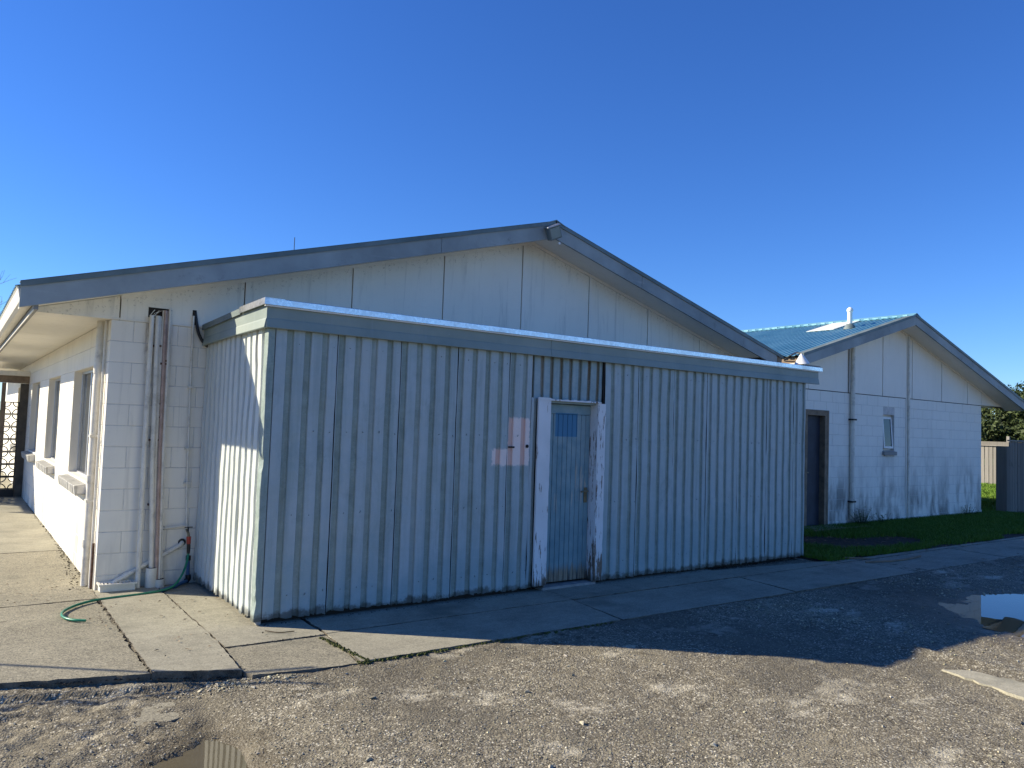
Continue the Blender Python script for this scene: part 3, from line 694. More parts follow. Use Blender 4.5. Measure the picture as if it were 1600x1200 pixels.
# left eave: flat soffit boards, fascia, gutter
y = D-.01
while y < DEEP-1:
    MB().box(-1.49, XL+.01, y+.003, y+2.37, 2.532, 2.545).build('eave_soffit', M['trimwhite'], house); y += 2.376
MB().box(-1.53, -1.495, YB+.03, DEEP, 2.50, 2.66).build('fascia_board', M['fasciab'], house)
MB().box(-1.532, -1.525, YB+.04, DEEP, 2.487, 2.50).build('fascia_bead', M['trimwhite'], house)
gp = [(-1.535, 2.655), (-1.535, 2.545), (-1.60, 2.545), (-1.628, 2.565), (-1.640, 2.60), (-1.648, 2.66), (-1.658, 2.672), (-1.655, 2.684), (-1.640, 2.68), (-1.632, 2.61), (-1.618, 2.575), (-1.598, 2.558), (-1.545, 2.558), (-1.545, 2.655)]
MB().prism_y(gp, YB+.035, DEEP).build('gutter', M['trimwhite'], house, smooth=False)
# services on the gable
MB().box(-.555, -.372, D-.0135, D-.0128, 2.585, 2.682).build('wall_opening', M['gap'], house)
MB().box(-.362, -.342, D-.0135, D-.0128, 2.62, 2.675).build('conduit_slot', M['gap'], house)
MB().box(-.150, -.112, D-.0135, D-.0128, 2.53, 2.70).build('cable_slot', M['gap'], house)
for k in range(9):
    xx = random.uniform(-.54, -.40); MB().tube(catmull([(xx, D-.016, 2.60), (xx+.03, D-.02, 2.63+random.random()*.03), (xx+random.uniform(.02, .09), D-.016, 2.66)], 4), .0035, 5).build('loose_wire', M['trimwhite' if k % 2 else 'rust'], house, True)
def pipe(name, pts, r, mat, parent=house, n=12, rings=(), rr=1.22, rl=.035):
    o = MB().tube(pts, r, n).build(name, M[mat], parent, True)
    P = [Vector(p) for p in pts]
    for f in rings:
        q = P[0].lerp(P[-1], f); d = (P[-1]-P[0]).normalized()
        MB().tube([q-d*rl, q+d*rl], r*rr, n).build('pipe_collar', M[mat], o, True)
    return o
def clip(x, z, w, parent, mat='rust', yy=D-.03, h=.018):
    MB().box(x-w, x+w, yy-.03, yy+.028, z-h/2, z+h/2).build('pipe_clip', M[mat], parent)
p = pipe('waste_pipe', [(-.528, D-.055, 2.60), (-.527, D-.07, 1.2), (-.519, D-.085, .0)], .022, 'pvc', rings=(.285,))
p = pipe('waste_pipe', [(-.475, D-.055, 2.60), (-.452, D-.07, 1.2), (-.405, D-.082, .12)], .023, 'pvc')
clip(-.462, 2.31, .034, p); clip(-.425, .78, .036, p); clip(-.443, 1.40, .04, p)
p = pipe('water_pipe', [(-.448, D-.04, 2.60), (-.420, D-.06, 1.2), (-.375, D-.072, .15)], .011, 'pvc')
p = pipe('water_pipe', [(-.425, D-.04, 2.66), (-.418, D-.06, 1.2), (-.350, D-.068, .06)], .009, 'pvc')
clip(-.40, 2.14, .03, p); clip(-.40, 1.75, .03, p); clip(-.37, .60, .02, p, 'pvc')
p = pipe('copper_pipe', [(-.408, D-.055, 2.66), (-.392, D-.07, 1.3), (-.366, D-.105, .05)], .014, 'copper')
p = pipe('copper_pipe', [(-.388, D-.04, 2.66), (-.374, D-.06, 1.3), (-.352, D-.10, .05)], .010, 'copper')
clip(-.385, 2.17, .03, p); clip(-.38, 1.62, .03, p)
p = pipe('conduit', [(-.366, D-.045, 2.68), (-.36, D-.066, 1.3), (-.334, D-.098, .04)], .0125, 'pvc')
p = pipe('conduit', [(-.350, D-.04, 2.66), (-.345, D-.06, 1.3), (-.312, D-.09, .06)], .006, 'pvc')
p = MB().tube([(-.405, D-.085, -.02), (-.405, D-.085, .185)], .052, 18).build('drain_stub', M['pvc'], house, True)
MB().tube([(-.405, D-.085, .1855), (-.405, D-.085, .1865)], .044, 18).build('stub_opening', M['gap'], p)
p = MB().tube([(-.335, D-.095, -.02), (-.335, D-.095, .075)], .052, 18).build('drain_stub', M['pvc'], house, True)
MB().tube([(-.335, D-.095, .0755), (-.335, D-.095, .0765)], .044, 18).build('stub_opening', M['gap'], p)
p = pipe('waste_outlet', [(-.125, D+.02, .40), (-.127, D-.018, .392), (-.15, D-.027, .37), (-.70, D-.029, .075), (-.735, D-.05, .05), (-.745, D-.085, .012)], .023, 'pvc')
MB().tube([(-.125, D+.001, .40), (-.125, D-.012, .397)], .036, 14).build('pipe_flange', M['iron'], p)
MB().tube([Vector((-.60, D-.029, .1285)), Vector((-.64, D-.029, .107))], .029, 12).build('pipe_collar', M['pvc'], p, True)
p = pipe('tap_riser', [(-.143, D-.03, 2.64), (-.135, D-.03, 1.9), (-.112, D-.03, .9), (-.094, D-.035, .50)], .0105, 'pvc')
for z, x in ((1.93, -.135), (.98, -.115), (1.32, -.125)): clip(x, z, .026, p, 'pvc', h=.02)
p = pipe('tap_branch', [(-.31, D-.005, .545), (-.30, D-.03, .545), (-.10, D-.035, .565)], .010, 'pvc')
MB().tube([(-.31, D, .545), (-.31, D-.012, .545)], .02, 10).build('pipe_flange', M['iron'], p)
pipe('cable_duct', catmull([(-.128, D-.02, 2.68), (-.112, D-.03, 2.58), (-.085, D-.04, 2.46), (-.03, D-.05, 2.37), (.02, D-.05, 2.34)], 5), .016, 'black')
# garden tap, hose adaptor, hose, blue supply pipe
tap = tag(empty('garden_tap', (-.094, D-.05, .5)), 'brass garden tap with red and black hose fitting beside the shed', 'tap'); tap.location = (0, 0, 0)
MB().tube([(-.094, D-.03, .53), (-.094, D-.07, .51), (-.092, D-.10, .495), (-.088, D-.105, .46)], .012, 10).build('spout', M['brass'], tap, True)
MB().box(-.125, -.05, D-.085, D-.075, .548, .556).tube([(-.09, D-.08, .51), (-.09, D-.08, .55)], .006, 8).build('handle', M['iron'], tap)
MB().tube([(-.088, D-.105, .465), (-.086, D-.105, .395)], [.022, .020], 12).build('red_connector', M['redplastic'], tap, True)
MB().tube([(-.086, D-.105, .395), (-.084, D-.105, .36), (-.083, D-.106, .30)], [.018, .018, .014], 12).build('black_connector', M['black'], tap, True)
hz = .011
hp = [(-.083, D-.106, .31), (-.10, D-.13, .22), (-.155, 1.70, .12), (-.25, 1.585, .045), (-.37, 1.545, hz+.008), (-.55, 1.51, hz), (-.76, 1.475, hz), (-.93, 1.43, hz), (-1.08, 1.31, hz), (-1.19, 1.14, hz), (-1.222, .985, hz), (-1.205, .865, hz), (-1.155, .775, hz), (-1.085, .725, hz)]
tag(MB().tube(catmull(hp, 8), .0105, 10).build('garden_hose', M['hose'], None, True), 'green garden hose trailing from the tap across the concrete', 'hose')
bp = tag(empty('supply_pipe'), 'blue plastic supply pipe elbowing along the wall foot', 'pipe')
MB().tube(catmull([(-.068, D-.05, .24), (-.064, D-.05, .12), (-.062, D-.055, .07)], 4), .0165, 12).build('riser', M['bluepipe'], bp, True)
MB().tube([(-.062, D-.055, .085), (-.060, D-.058, .045), (-.08, D-.075, .03)], .026, 12).build('elbow', M['black'], bp, True)
MB().tube([(-.068, D-.05, .27), (-.068, D-.05, .225)], .024, 12).build('coupling', M['black'], bp, True)
MB().tube([(-.07, D-.07, .03), (-.20, D-.20, .022), (-.325, 1.60, .017), (-.36, 1.565, .012)], .0165, 12).build('run', M['bluepipe'], bp, True)
MB().tube([(-.198, D-.198, .022), (-.235, D-.235, .02)], .022, 12).build('coupling', M['bluepipe'], bp, True)
tr = tag(empty('gully_trough'), 'small cream plastic gully trough at the wall corner', 'trough')
x0, x1, y0, y1, h = -.845, -.55, D-.155, D-.025, .075
mb = MB().box(x0+.01, x1-.01, y0+.01, y1-.01, 0.004, .014)
for (a, b, c, d) in ((x0, x1, y0, y0+.012), (x0, x1, y1-.012, y1), (x0, x0+.012, y0+.012, y1-.012), (x1-.012, x1, y0+.012, y1-.012)): mb.box(a, b, c, d, .004, h)
mb.build('basin', M['pvc'], tr, bev=.003)
mb = MB()
for (a, b, c, d) in ((x0-.012, x1+.012, y0-.012, y0), (x0-.012, x1+.012, y1, y1+.012), (x0-.012, x0, y0, y1), (x1, x1+.012, y0, y1)): mb.box(a, b, c, d, h-.014, h+.002)
mb.build('rim', M['pvc'], tr)
for k in range(9): MB().box(x0+.02+k*.03, x0+.034+k*.03, y0+.012, y1-.012, h-.012, h-.007).build('grate_bar', M['trimwhite'], tr)
# corner downpipe on the sunny wall and its rusty neighbour
dp = MB().tube([(XL-.04, 2.19, 2.545), (XL-.04, 2.19, 1.95)], .040, 14).build('rain_head', M['pvc'], house, True)
p = pipe('downpipe', [(XL-.045, 2.19, 2.1), (XL-.046, 2.185, 1.2), (XL-.05, 2.17, .0)], .034, 'pvc', rings=(.02, .52, .81))
for z in (1.42, .80): MB().box(XL-.085, XL, 2.145, 2.235, z-.012, z+.012).build('bracket', M['pvc'], p)
p = pipe('vent_tube', [(XL-.018, 2.06, 2.53), (XL-.018, 2.055, 0)], .013, 'pvc')
pipe('vent_tube', [(XL-.016, 2.00, .42), (XL-.016, 2.00, 0)], .011, 'rust')
pipe('loose_cable', catmull([(XL-.05, 2.28, 2.535), (XL-.055, 2.32, 2.46), (XL-.045, 2.30, 2.38)], 5), .005, 'black')
# floodlight on the ridge
fl = tag(empty('floodlight', (3.99, YB-.06, 4.12)), 'square grey floodlight mounted under the gable peak', 'lamp')
for (nm, mt, b) in (('housing', 'flash', (-.085, .085, -.05, .05, -.085, .075)), ('hood', 'galv', (-.095, .095, -.065, .05, .075, .090)), ('lens', 'sfascia', (-.07, .07, -.056, -.050, -.07, .06))):
    o = MB().box(*b).build(nm, M[mt], fl, bev=.006); o.rotation_euler = (R(14), R(-24), R(-14))
MB().box(-.02, .05, .03, .065, -.03, .03).build('bracket', M['rust'], fl)
MB().tube([(.13, .03, -.11), (.13, .055, -.11)], .018, 10).build('sensor', M['lamp'], fl, True)
tag(MB().tube([(1.60, 4.0, 3.50), (1.602, 4.0, 4.12)], .005, 6).build('aerial_rod', M['iron']), 'thin aerial rod rising over the roof slope', 'aerial')

# ------------------------------------------------------------ lean-to shed
SW, HF = 7.435, 2.376
shed = tag(empty('corrugated_shed'), 'faded blue ribbed metal lean-to shed with a narrow door', 'shed')
PITCHR = .1517
def rib_depth(s):              # 0 on the crest, 1 in the groove
    t = (s/PITCHR) % 1.; return t
def clad_sheet(name, o, along, nrm, s0, s1, z0, z1, mat, parent, pitch=PITCHR, phase=0., depth=.019, lift=0., rows=30, dent=.006, zj=.010, seed=0):
    """vertical ribbed sheet: crests at the outer plane, grooves set back"""
    o = Vector(o); al = Vector(along); nr = Vector(nrm)
    brk = [0, .02, .22, .32, .45, .55, .67, .78, .80, .98]
    S_ = [s0]
    k = math.floor((s0-phase)/pitch)-1
    while k*pitch+phase < s1+pitch:
        for f in (0.0, .27, .335, .38, .58, .625, .69, .97): 
            s = phase+(k+f)*pitch
            if s0+.002 < s < s1-.002: S_.append(s)
        k += 1
    S_.append(s1); S_ = sorted(S_)
    def d(s):
        f = ((s-phase)/pitch) % 1.
        if f < .27 or f > .69: return 0., 1.
        if f < .335: t = (f-.27)/.065; return t, 1-t
        if f > .625: t = (.69-f)/.065; return t, 1-t
        if .38 <= f <= .58: return 1., 0.
        return 1., 0.
    V = []; A = []; Fs = []
    zb = [z0+random.uniform(-zj, zj) for _ in S_]
    for j in range(rows+1):
        for i, s in enumerate(S_):
            dd, cr = d(s); t = j/rows; z = zb[i]*(1-t)+z1*t
            w = float(fbm(np.array([s*1.0+seed]), np.array([z]), 2.6, 3, 51+seed)[0])*dent*3
            low = max(0., 1-z/.45); w += float(fbm(np.array([s+seed]), np.array([z]), 9, 2, 77)[0])*dent*2.2*low
            p = o+al*s+nr*(lift-dd*depth+w); V.append((p.x, p.y, z)); A.append(cr)
    n = len(S_)
    for j in range(rows):
        for i in range(n-1): Fs.append((j*n+i, j*n+i+1, (j+1)*n+i+1, (j+1)*n+i))
    mb = MB(); mb.v = V; mb.f = Fs; mb.at = A
    ob = mb.build(name, mat, parent, attr='crest')
    so_ = ob.modifiers.new('thickness', 'SOLIDIFY'); so_.thickness = .0012; so_.offset = 0
    return ob
ZB = .035
cuts = [.045, .597, 1.205, 1.81, 2.415, 2.70]
for i, (a, b) in enumerate(zip(cuts, cuts[1:])):
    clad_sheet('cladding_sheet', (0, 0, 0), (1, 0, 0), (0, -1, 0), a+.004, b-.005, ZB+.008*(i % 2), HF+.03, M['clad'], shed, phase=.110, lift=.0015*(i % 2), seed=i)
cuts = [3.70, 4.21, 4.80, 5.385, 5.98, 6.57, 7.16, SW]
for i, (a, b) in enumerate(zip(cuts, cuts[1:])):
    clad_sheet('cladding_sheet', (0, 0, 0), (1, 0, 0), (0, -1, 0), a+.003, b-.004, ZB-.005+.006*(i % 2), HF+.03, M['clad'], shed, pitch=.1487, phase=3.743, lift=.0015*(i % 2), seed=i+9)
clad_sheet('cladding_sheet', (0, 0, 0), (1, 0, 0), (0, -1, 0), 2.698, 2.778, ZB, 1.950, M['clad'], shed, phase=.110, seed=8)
clad_sheet('door_head_sheet', (0, .03, 0), (1, 0, 0), (0, -1, 0), 2.69, 3.682, 1.94, HF+.03, M['clad_over'], shed, pitch=.128, phase=2.66, rows=6, depth=.022, seed=30, zj=.002)
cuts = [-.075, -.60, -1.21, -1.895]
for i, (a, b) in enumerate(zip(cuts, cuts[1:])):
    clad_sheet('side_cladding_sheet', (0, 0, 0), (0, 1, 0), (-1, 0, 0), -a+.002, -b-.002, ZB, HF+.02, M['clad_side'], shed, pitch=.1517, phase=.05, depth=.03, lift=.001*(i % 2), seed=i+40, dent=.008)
for i, (a, b) in enumerate(((.0, .63), (.63, 1.26), (1.26, 1.89))):
    clad_sheet('side_cladding_sheet', (SW, 0, 0), (0, 1, 0), (1, 0, 0), a+.002, b, ZB, HF+.02, M['clad'], shed, seed=i+50, rows=6)
# dented corner flashing wrapping the near corner
prof = [(-.004, .085), (-.006, .03), (-.007, .004), (-.004, -.006), (.004, -.0075), (.025, -.006), (.052, -.0045)]
mb = MB(); rows = 46; V = []; Fs = []
for j in range(rows+1):
    z = ZB-.005+(HF+.02-ZB)*j/rows
    for i, (px, py) in enumerate(prof):
        k = math.exp(-((i-2.2)/1.5)**2); dn = float(fbm(np.array([0.]), np.array([z]), 5., 4, 91)[0])
        dn += -.9*math.exp(-((z-1.30)/.05)**2)-.9*math.exp(-((z-.17)/.06)**2)-.5*math.exp(-((z-.30)/.03)**2)
        V.append((px-dn*.020*k, py-dn*.012*k*.5, z))
n = len(prof)
for j in range(rows):
    for i in range(n-1): Fs.append((j*n+i, j*n+i+1, (j+1)*n+i+1, (j+1)*n+i))
mb.v = V; mb.f = Fs; mb.at = [.25]*len(V); mb.build('corner_flashing', M['clad'], shed, attr='crest')
nails = MB()
for x in [.110+.98*PITCHR+k*PITCHR for k in range(17)]+[3.743+.98*.1487+k*.1487 for k in range(24)]:
    if x > SW-.03: continue
    for zz_ in (.22, .86, 1.55, 2.27):
        if random.random() < .35 or 2.75 < x < 3.75: continue
        nails.tube([(x+random.uniform(-.012, .012), .0, zz_+random.uniform(-.02, .02)), (x, -.005, zz_)], .0035, 6)
tag(nails.build('fixing_nails', M['flash'], shed), kind='stuff')
# framing seen through the gap at the foot, dark lining
MB().box(.06, 2.66, .06, .10, .0, .10).box(3.72, SW-.05, .06, .10, .0, .10).build('bottom_plate', M['gap'], shed)
MB().box(.06, .10, .10, 1.86, .0, .10).build('bottom_plate', M['gap'], shed)
MB().box(.02, .055, -.0, .05, .003, .05).build('foot_block', M['concretec'], shed)
MB().box(.07, 2.60, .13, .15, .02, 2.40).box(3.78, SW-.06, .13, .15, .02, 2.40).build('lining', M['gap'], shed)
# fascia with a flared foot, galvanised cap
fp = [(.0, HF+.225), (-.034, HF+.225), (-.034, HF+.080), (-.040, HF+.068), (-.052, HF+.004), (-.050, HF), (-.02, HF), (.0, HF+.03)]
for i, (a, b) in enumerate(((-.036, 2.90), (2.904, 7.68))):
    MB().prism_x([(y-.001*i, z) for y, z in fp], a, b).build('fascia', M['sfascia'], shed)
V = []; ys = [-.036, .5, 1.0, D-.04]
for i, yy in enumerate(ys):
    dz = -.042*max(0, yy)/D
    for (o_, z) in fp: V.append((o_, yy, z-(.012 if i == 3 else 0)+dz*(1 if z > HF+.1 else .35)))
n = len(fp); Fs = [tuple(range(n))[::-1], tuple(range(3*n, 4*n))]
for j in range(3):
    for i in range(n): k = (i+1) % n; Fs.append((j*n+i, j*n+k, (j+1)*n+k, (j+1)*n+i))
MB().add([(x-.0015, y, z) for x, y, z in V], Fs).build('side_fascia', M['sfascia'], shed)
cap = [(.10, HF+.236), (-.060, HF+.236), (-.064, HF+.232), (-.064, HF+.184), (-.060, HF+.184), (-.059, HF+.230), (.10, HF+.231)]
for i, (a, b) in enumerate(((-.064, 2.115), (2.112, 6.484), (6.481, 7.735))):
    MB().prism_x([(y-.0012*(i % 2), z+.0015*(i % 2)) for y, z in cap], a, b).build('capping', M['galv'], shed)
MB().box(-.058, 7.70, -.056, -.040, HF+.170, HF+.183).build('cap_batten', M['trimwhite'], shed)
mb = MB(); V = []
for yy, dz in ((-.0655, 0), (.62, -.010)):
    V += [(.10, yy, HF+.238+dz), (-.066, yy, HF+.238+dz), (-.066, yy, HF+.184+dz), (-.060, yy, HF+.184+dz), (-.060, yy, HF+.233+dz), (.10, yy, HF+.233+dz)]
mb.add(V, [(0, 1, 2, 3, 4, 5), (11, 10, 9, 8, 7, 6)]+[(i, i+6, (i+1) % 6+6, (i+1) % 6) for i in range(6)]).build('side_capping', M['galv'], shed)
mb = MB(); V = []
for yy, dz in ((.622, -.016), (D-.03, -.055)):
    V += [(.10, yy, HF+.238+dz), (-.056, yy, HF+.238+dz), (-.056, yy, HF+.184+dz), (-.050, yy, HF+.184+dz), (-.050, yy, HF+.231+dz), (.10, yy, HF+.231+dz)]
mb.add(V, [(0, 1, 2, 3, 4, 5), (11, 10, 9, 8, 7, 6)]+[(i, i+6, (i+1) % 6+6, (i+1) % 6) for i in range(6)]).build('side_capping', M['flash'], shed)  # rear length in darker metal: roof shadow on the cap put into colour
MB().prism_x([(-.0, HF+.215), (D-.015, HF+.15), (D-.015, HF+.13), (.0, HF+.19)], .0, SW).build('roof', M['flash'], shed)
# door frame and boarded door
fr = MB().box(2.80, 2.90, .0, .09, .03, 1.92).build('door_frame', M['gap'], shed)
def rough_board(x0, x1, y0, y1, z0, z1, nm, mat, par, rows=30, j=.004):
    V = []; Fs = []
    for k in range(rows+1):
        z = z0+(z1-z0)*k/rows; a = x0; b = x1+random.uniform(-j, j)*.6
        V += [(a, y0, z), (b, y0, z), (b, y1, z), (a, y1, z)]
    for k in range(rows):
        for i in range(4): q = (i+1) % 4; Fs.append((k*4+i, k*4+q, k*4+4+q, k*4+4+i))
    Fs += [(3, 2, 1, 0), tuple(range(rows*4, rows*4+4))]
    return MB().add(V, Fs).build(nm, mat, par)
rough_board(2.768, 2.928, -.035, -.012, .055, 1.955, 'jamb_face', M['peel'], fr)
rough_board(3.578, 3.690, -.035, -.012, .04, 1.925, 'jamb_face', M['peel'], fr, j=.007)
MB().box(2.905, 2.928, -.011, .12, .03, 1.925).build('jamb', M['peel'], fr)
MB().box(3.578, 3.60, -.011, .12, .03, 1.925).build('jamb', M['peel'], fr)
V = []; n = 26
for k in range(n+1):
    x = 2.80+(3.62-2.80)*k/n; w = .006*math.sin(k*1.9)+random.uniform(-.002, .002); V += [(x, -.040, 1.927), (x, -.040, 1.943+w), (x, .0, 1.946+w), (x, .0, 1.927)]
Fs = []
for k in range(n):
    for i in range(4): q = (i+1) % 4; Fs.append((k*4+i, k*4+q, k*4+4+q, k*4+4+i))
MB().add(V, Fs).build('head_trim', M['peel'], fr)
MB().box(2.905, 3.60, .0, .12, 1.905, 1.928).build('head', M['sfascia'], fr)
MB().box(3.684, 3.699, .008, .02, .03, 2.40).build('black_gap', M['gap'], fr)
MB().box(2.90, 3.62, -.02, .13, -.03, .028).build('threshold', M['concretec'], fr)
door = MB().box(2.932, 3.575, .105, .13, .05, 1.90).build('door', M['gap'], shed)
nb = 10; w = (3.575-2.932)/nb
me = chamfer_box('board', w-.004, .02, 1.745, .004, M['door'])
for k in range(nb):
    place('board', me, (2.932+w*(k+.5), .093+random.uniform(-.001, .001), .05+.8725), door)
MB().box(2.932, 3.575, .079, .104, 1.797, 1.90).build('top_rail', M['door'], door, bev=.004)
h = MB().box(3.505, 3.545, .068, .084, .86, 1.02).build('handle_plate', M['brass'], door, bev=.003)
MB().tube([(3.525, .07, .985), (3.525, .035, .985), (3.46, .03, .985), (3.425, .03, .980)], .009, 8).build('lever', M['brass'], door, True)
for (x, z) in ((2.655, 1.455),): MB().tube([(x, -.004, z), (x, -.012, z)], .018, 8).build('bolt_hole', M['gap'], shed)
MB().box(2.425, 2.500, -.006, -.001, 1.436, 1.452).build('slot', M['gap'], shed)

# ------------------------------------------------------------ annex
annex = tag(empty('annex'), 'smaller white block annex with blue roof right of the shed', 'building')
AR, AZ, AS, AB = 13.40, 4.15, .288, 1.457
AX0, AX1 = 9.60, 18.75
def az(x): return AZ-AS*abs(x-AR)
AW0, AW1 = 10.15, 17.37
HOL = [(10.33, 11.03, 0., 2.10), (13.02, 13.45, 1.42, 2.14)]
wl = MB()
for (a, b, z0, z1) in ((AW0, 10.33, -.1, 2.5), (11.03, 13.02, -.1, 2.5), (13.45, AW1-.004, -.1, 2.5), (10.33, 11.03, 2.10, 2.499), (13.02, 13.45, -.1, 1.42), (13.02, 13.45, 2.14, 2.499)): wl.box(a, b, D+.004, D+.12, z0, z1)
wl.box(AW1-.12, AW1-.004, D+.12, 14, -.1, 2.5).box(AW0, AW0+.1, D+.12, 14, -.1, 2.5)
wl = wl.build('block_wall', M['mortar'], annex)
lay_blocks(wl, M['block_far'], AW0, AW1, 2.50, 13, 'x', D, HOL, start=-.13)
MB().box(AW1-.10, AW1, D+.101, 14, -.06, 2.5).build('end_wall', M['block_far'], annex)
MB().box(11.03, AW1+.002, D-.012, D-.0012, -.05, .10).build('plinth', M['block_far'], annex)
ABX = [10.15, 10.42, 11.715, 12.96, 14.13, 15.41, 16.63, AW1-.012]
for a, b in zip(ABX, ABX[1:]):
    a += .007; b -= .007; z0 = 2.512; zc = .182
    poly = [(a, z0), (b, z0), (b, az(b)-zc), (a, az(a)-zc)]
    if a < AR < b: poly.insert(3, (AR, AZ-zc))
    MB().prism_y(poly, D-.012, D+.02).build('gable_sheet', M['panel'], annex)
MB().prism_y([(AW0, 2.505), (AW1-.01, 2.505), (AW1-.01, az(AW1)-.2), (AR, AZ-.2), (AW0, az(AW0)-.2)], D+.021, D+.06).build('gable_backing', M['gap'], annex)
for b in ABX[2:-1]: MB().prism_y([(b+.006, 2.515), (b+.06, 2.515), (b+.06, az(b+.06)-.207), (b+.006, az(b+.006)-.207)], D-.021, D-.0125).build('cover_strip', M['panel'], annex)
aroof = MB().prism_y([(AX0+.05, az(AX0+.05)-.03), (AR, AZ-.03), (AX1-.02, az(AX1-.02)-.03), (AX1-.02, az(AX1-.02)-.07), (AR, AZ-.07), (AX0+.05, az(AX0+.05)-.07)], AB+.03, 14.2).build('roof', M['gap'], annex)
for xe in (AX0-.05, AX1+.03):
    me = rib_sheet('roof_sheet', M['roofblue'], xe, AR, lambda x: az(x)-.024, .127, 6, .02)
    for k in range(17): place('roof_sheet', me, (0, AB+.015+k*.762, 0), aroof)
MB().prism_y([(AR-.17, az(AR-.17)+.012), (AR, AZ+.035), (AR+.17, az(AR+.17)+.012), (AR+.16, az(AR+.16)-.004), (AR, AZ+.02), (AR-.16, az(AR-.16)-.004)], AB-.02, 14.2).build('ridge_cap', M['roofblue'], aroof)
for k in range(60):
    yy = AB+.1+k*.2; MB().box(AR-.15, AR-.09, yy, yy+.09+random.random()*.05, az(AR-.12)+.005, az(AR-.12)+.018+random.random()*.01).build('ridge_foot', M['roofblue'], aroof) if k < 40 else None
for (a, b) in ((AX0, AR-.002), (AR+.002, 15.85), (15.856, AX1)):
    MB().prism_y([(a, az(a)-.035), (b, az(b)-.035), (b, az(b)-.205), (a, az(a)-.205)], AB, AB+.03).build('barge_board', M['barge'], annex)
for (a, b) in ((AX0-.02, AR-.01), (AR+.01, AX1+.02)):
    MB().prism_y([(a, az(a)+.006), (b, az(b)+.006), (b, az(b)-.040), (a, az(a)-.040)], AB-.014, AB-.004).prism_y([(a, az(a)+.012), (b, az(b)+.012), (b, az(b)+.004), (a, az(a)+.004)], AB-.014, AB+.13).build('barge_flashing', M['flash'], annex)
for (a, b) in ((AX0+.02, AR), (AR, AX1-.03)):
    MB().prism_y([(a, az(a)-.165), (b, az(b)-.165), (b, az(b)-.178), (a, az(a)-.178)], AB+.03, D+.03).build('soffit', M['panel'], annex)
    bb = min(b, 17.6); aa = max(a, AW0)
    MB().prism_y([(aa, az(aa)-.178), (bb, az(bb)-.178), (bb, az(bb)-.205), (aa, az(aa)-.205)], D-.028, D-.0125).build('soffit_mould', M['panel'], annex)
MB().box(AW1-.02, AX1-.1, D-.011, 14, 2.515, 2.527).build('eave_soffit', M['panel'], annex)
MB().prism_y([(AW1+.001, 2.528), (AX1-.12, 2.528), (AX1-.12, az(AX1-.12)-.18), (AW1+.001, az(AW1)-.18)], D-.010, D+.01).build('eave_end', M['panel'], annex)
MB().box(AX0+.03, AX0+.06, AB+.03, 14, az(AX0)-.21, az(AX0)-.05).build('fascia_board', M['wood'], annex)
MB().box(AX0+.06, AW0, AB+.03, 14, az(AX0)-.19, az(AX0)-.178).build('eave_soffit', M['fasciab'], annex)
me2 = chamfer_box('skylight_sheet', 1.32, .62, .012, .003, M['skylight'])
place('skylight_sheet', me2, (12.90, 2.85, az(12.90)+.006), aroof, (0, -math.atan(AS), 0))
# open doorway with a dark door standing in shade
fr = MB().box(10.955, 11.03, D-.02, D+.13, .03, 2.10).box(10.33, 10.405, D-.02, D+.13, .03, 2.10).box(10.405, 10.955, D-.02, D+.13, 2.04, 2.10).build('door_frame', M['wood'], annex)
MB().box(11.031, 11.075, D-.024, D-.002, .02, 2.14).box(10.30, 11.031, D-.024, D-.002, 2.101, 2.14).build('architrave', M['wood'], fr)
dr = MB().box(10.405, 10.955, D+.09, D+.125, .03, 2.04).build('door', M['navy'], annex)
MB().tube([(10.47, D+.09, 1.0), (10.47, D+.05, 1.0), (10.55, D+.045, 1.0)], .01, 8).build('handle', M['brass'], dr, True)
MB().box(10.2, 11.12, D-.36, D-.025, -.04, .045).build('doorstep', M['concretec'], annex, bev=.01)
MB().box(10.0, 11.75, D-.45, D-.40, -.02, .05).build('step_board', M['wood'], annex)
# small hopper window
w = MB(); a, b, z0, z1 = 13.02, 13.45, 1.42, 2.14
for (p, q, r, s) in ((a, b, z0, z0+.04), (a, b, z1-.04, z1), (a, a+.035, z0+.04, z1-.04), (b-.035, b, z0+.04, z1-.04)): w.box(p, q, D+.075, D+.11, r, s)
w = w.build('window', M['trimwhite'], annex)
s_ = MB()
for (p, q, r, s) in ((a+.04, b-.04, z0+.045, z0+.085), (a+.04, b-.04, z1-.085, z1-.045), (a+.04, a+.075, z0+.085, z1-.085), (b-.075, b-.04, z0+.085, z1-.085)): s_.box(p, q, -.015, .015, r-(z1-.045), s-(z1-.045))
o = s_.build('sash', M['lamp'], w); o.location = (0, D+.055, z1-.045); o.rotation_euler = (R(-4), 0, 0)
o = MB().box(a+.075, b-.075, -.003, .003, z0+.085-z1+.045, -.04).build('pane', M['glass'], w); o.location = (0, D+.055, z1-.045); o.rotation_euler = (R(-4), 0, 0)
MB().box(a, b, D+.111, D+.115, z0, z1).build('backing', M['dark'], w)
MB().prism_x([(D+.07, 1.425), (D-.05, 1.40), (D-.05, 1.33), (D+.0, 1.35), (D+.07, 1.36)], a-.03, b+.02).build('sill', M['fasciab'], w)
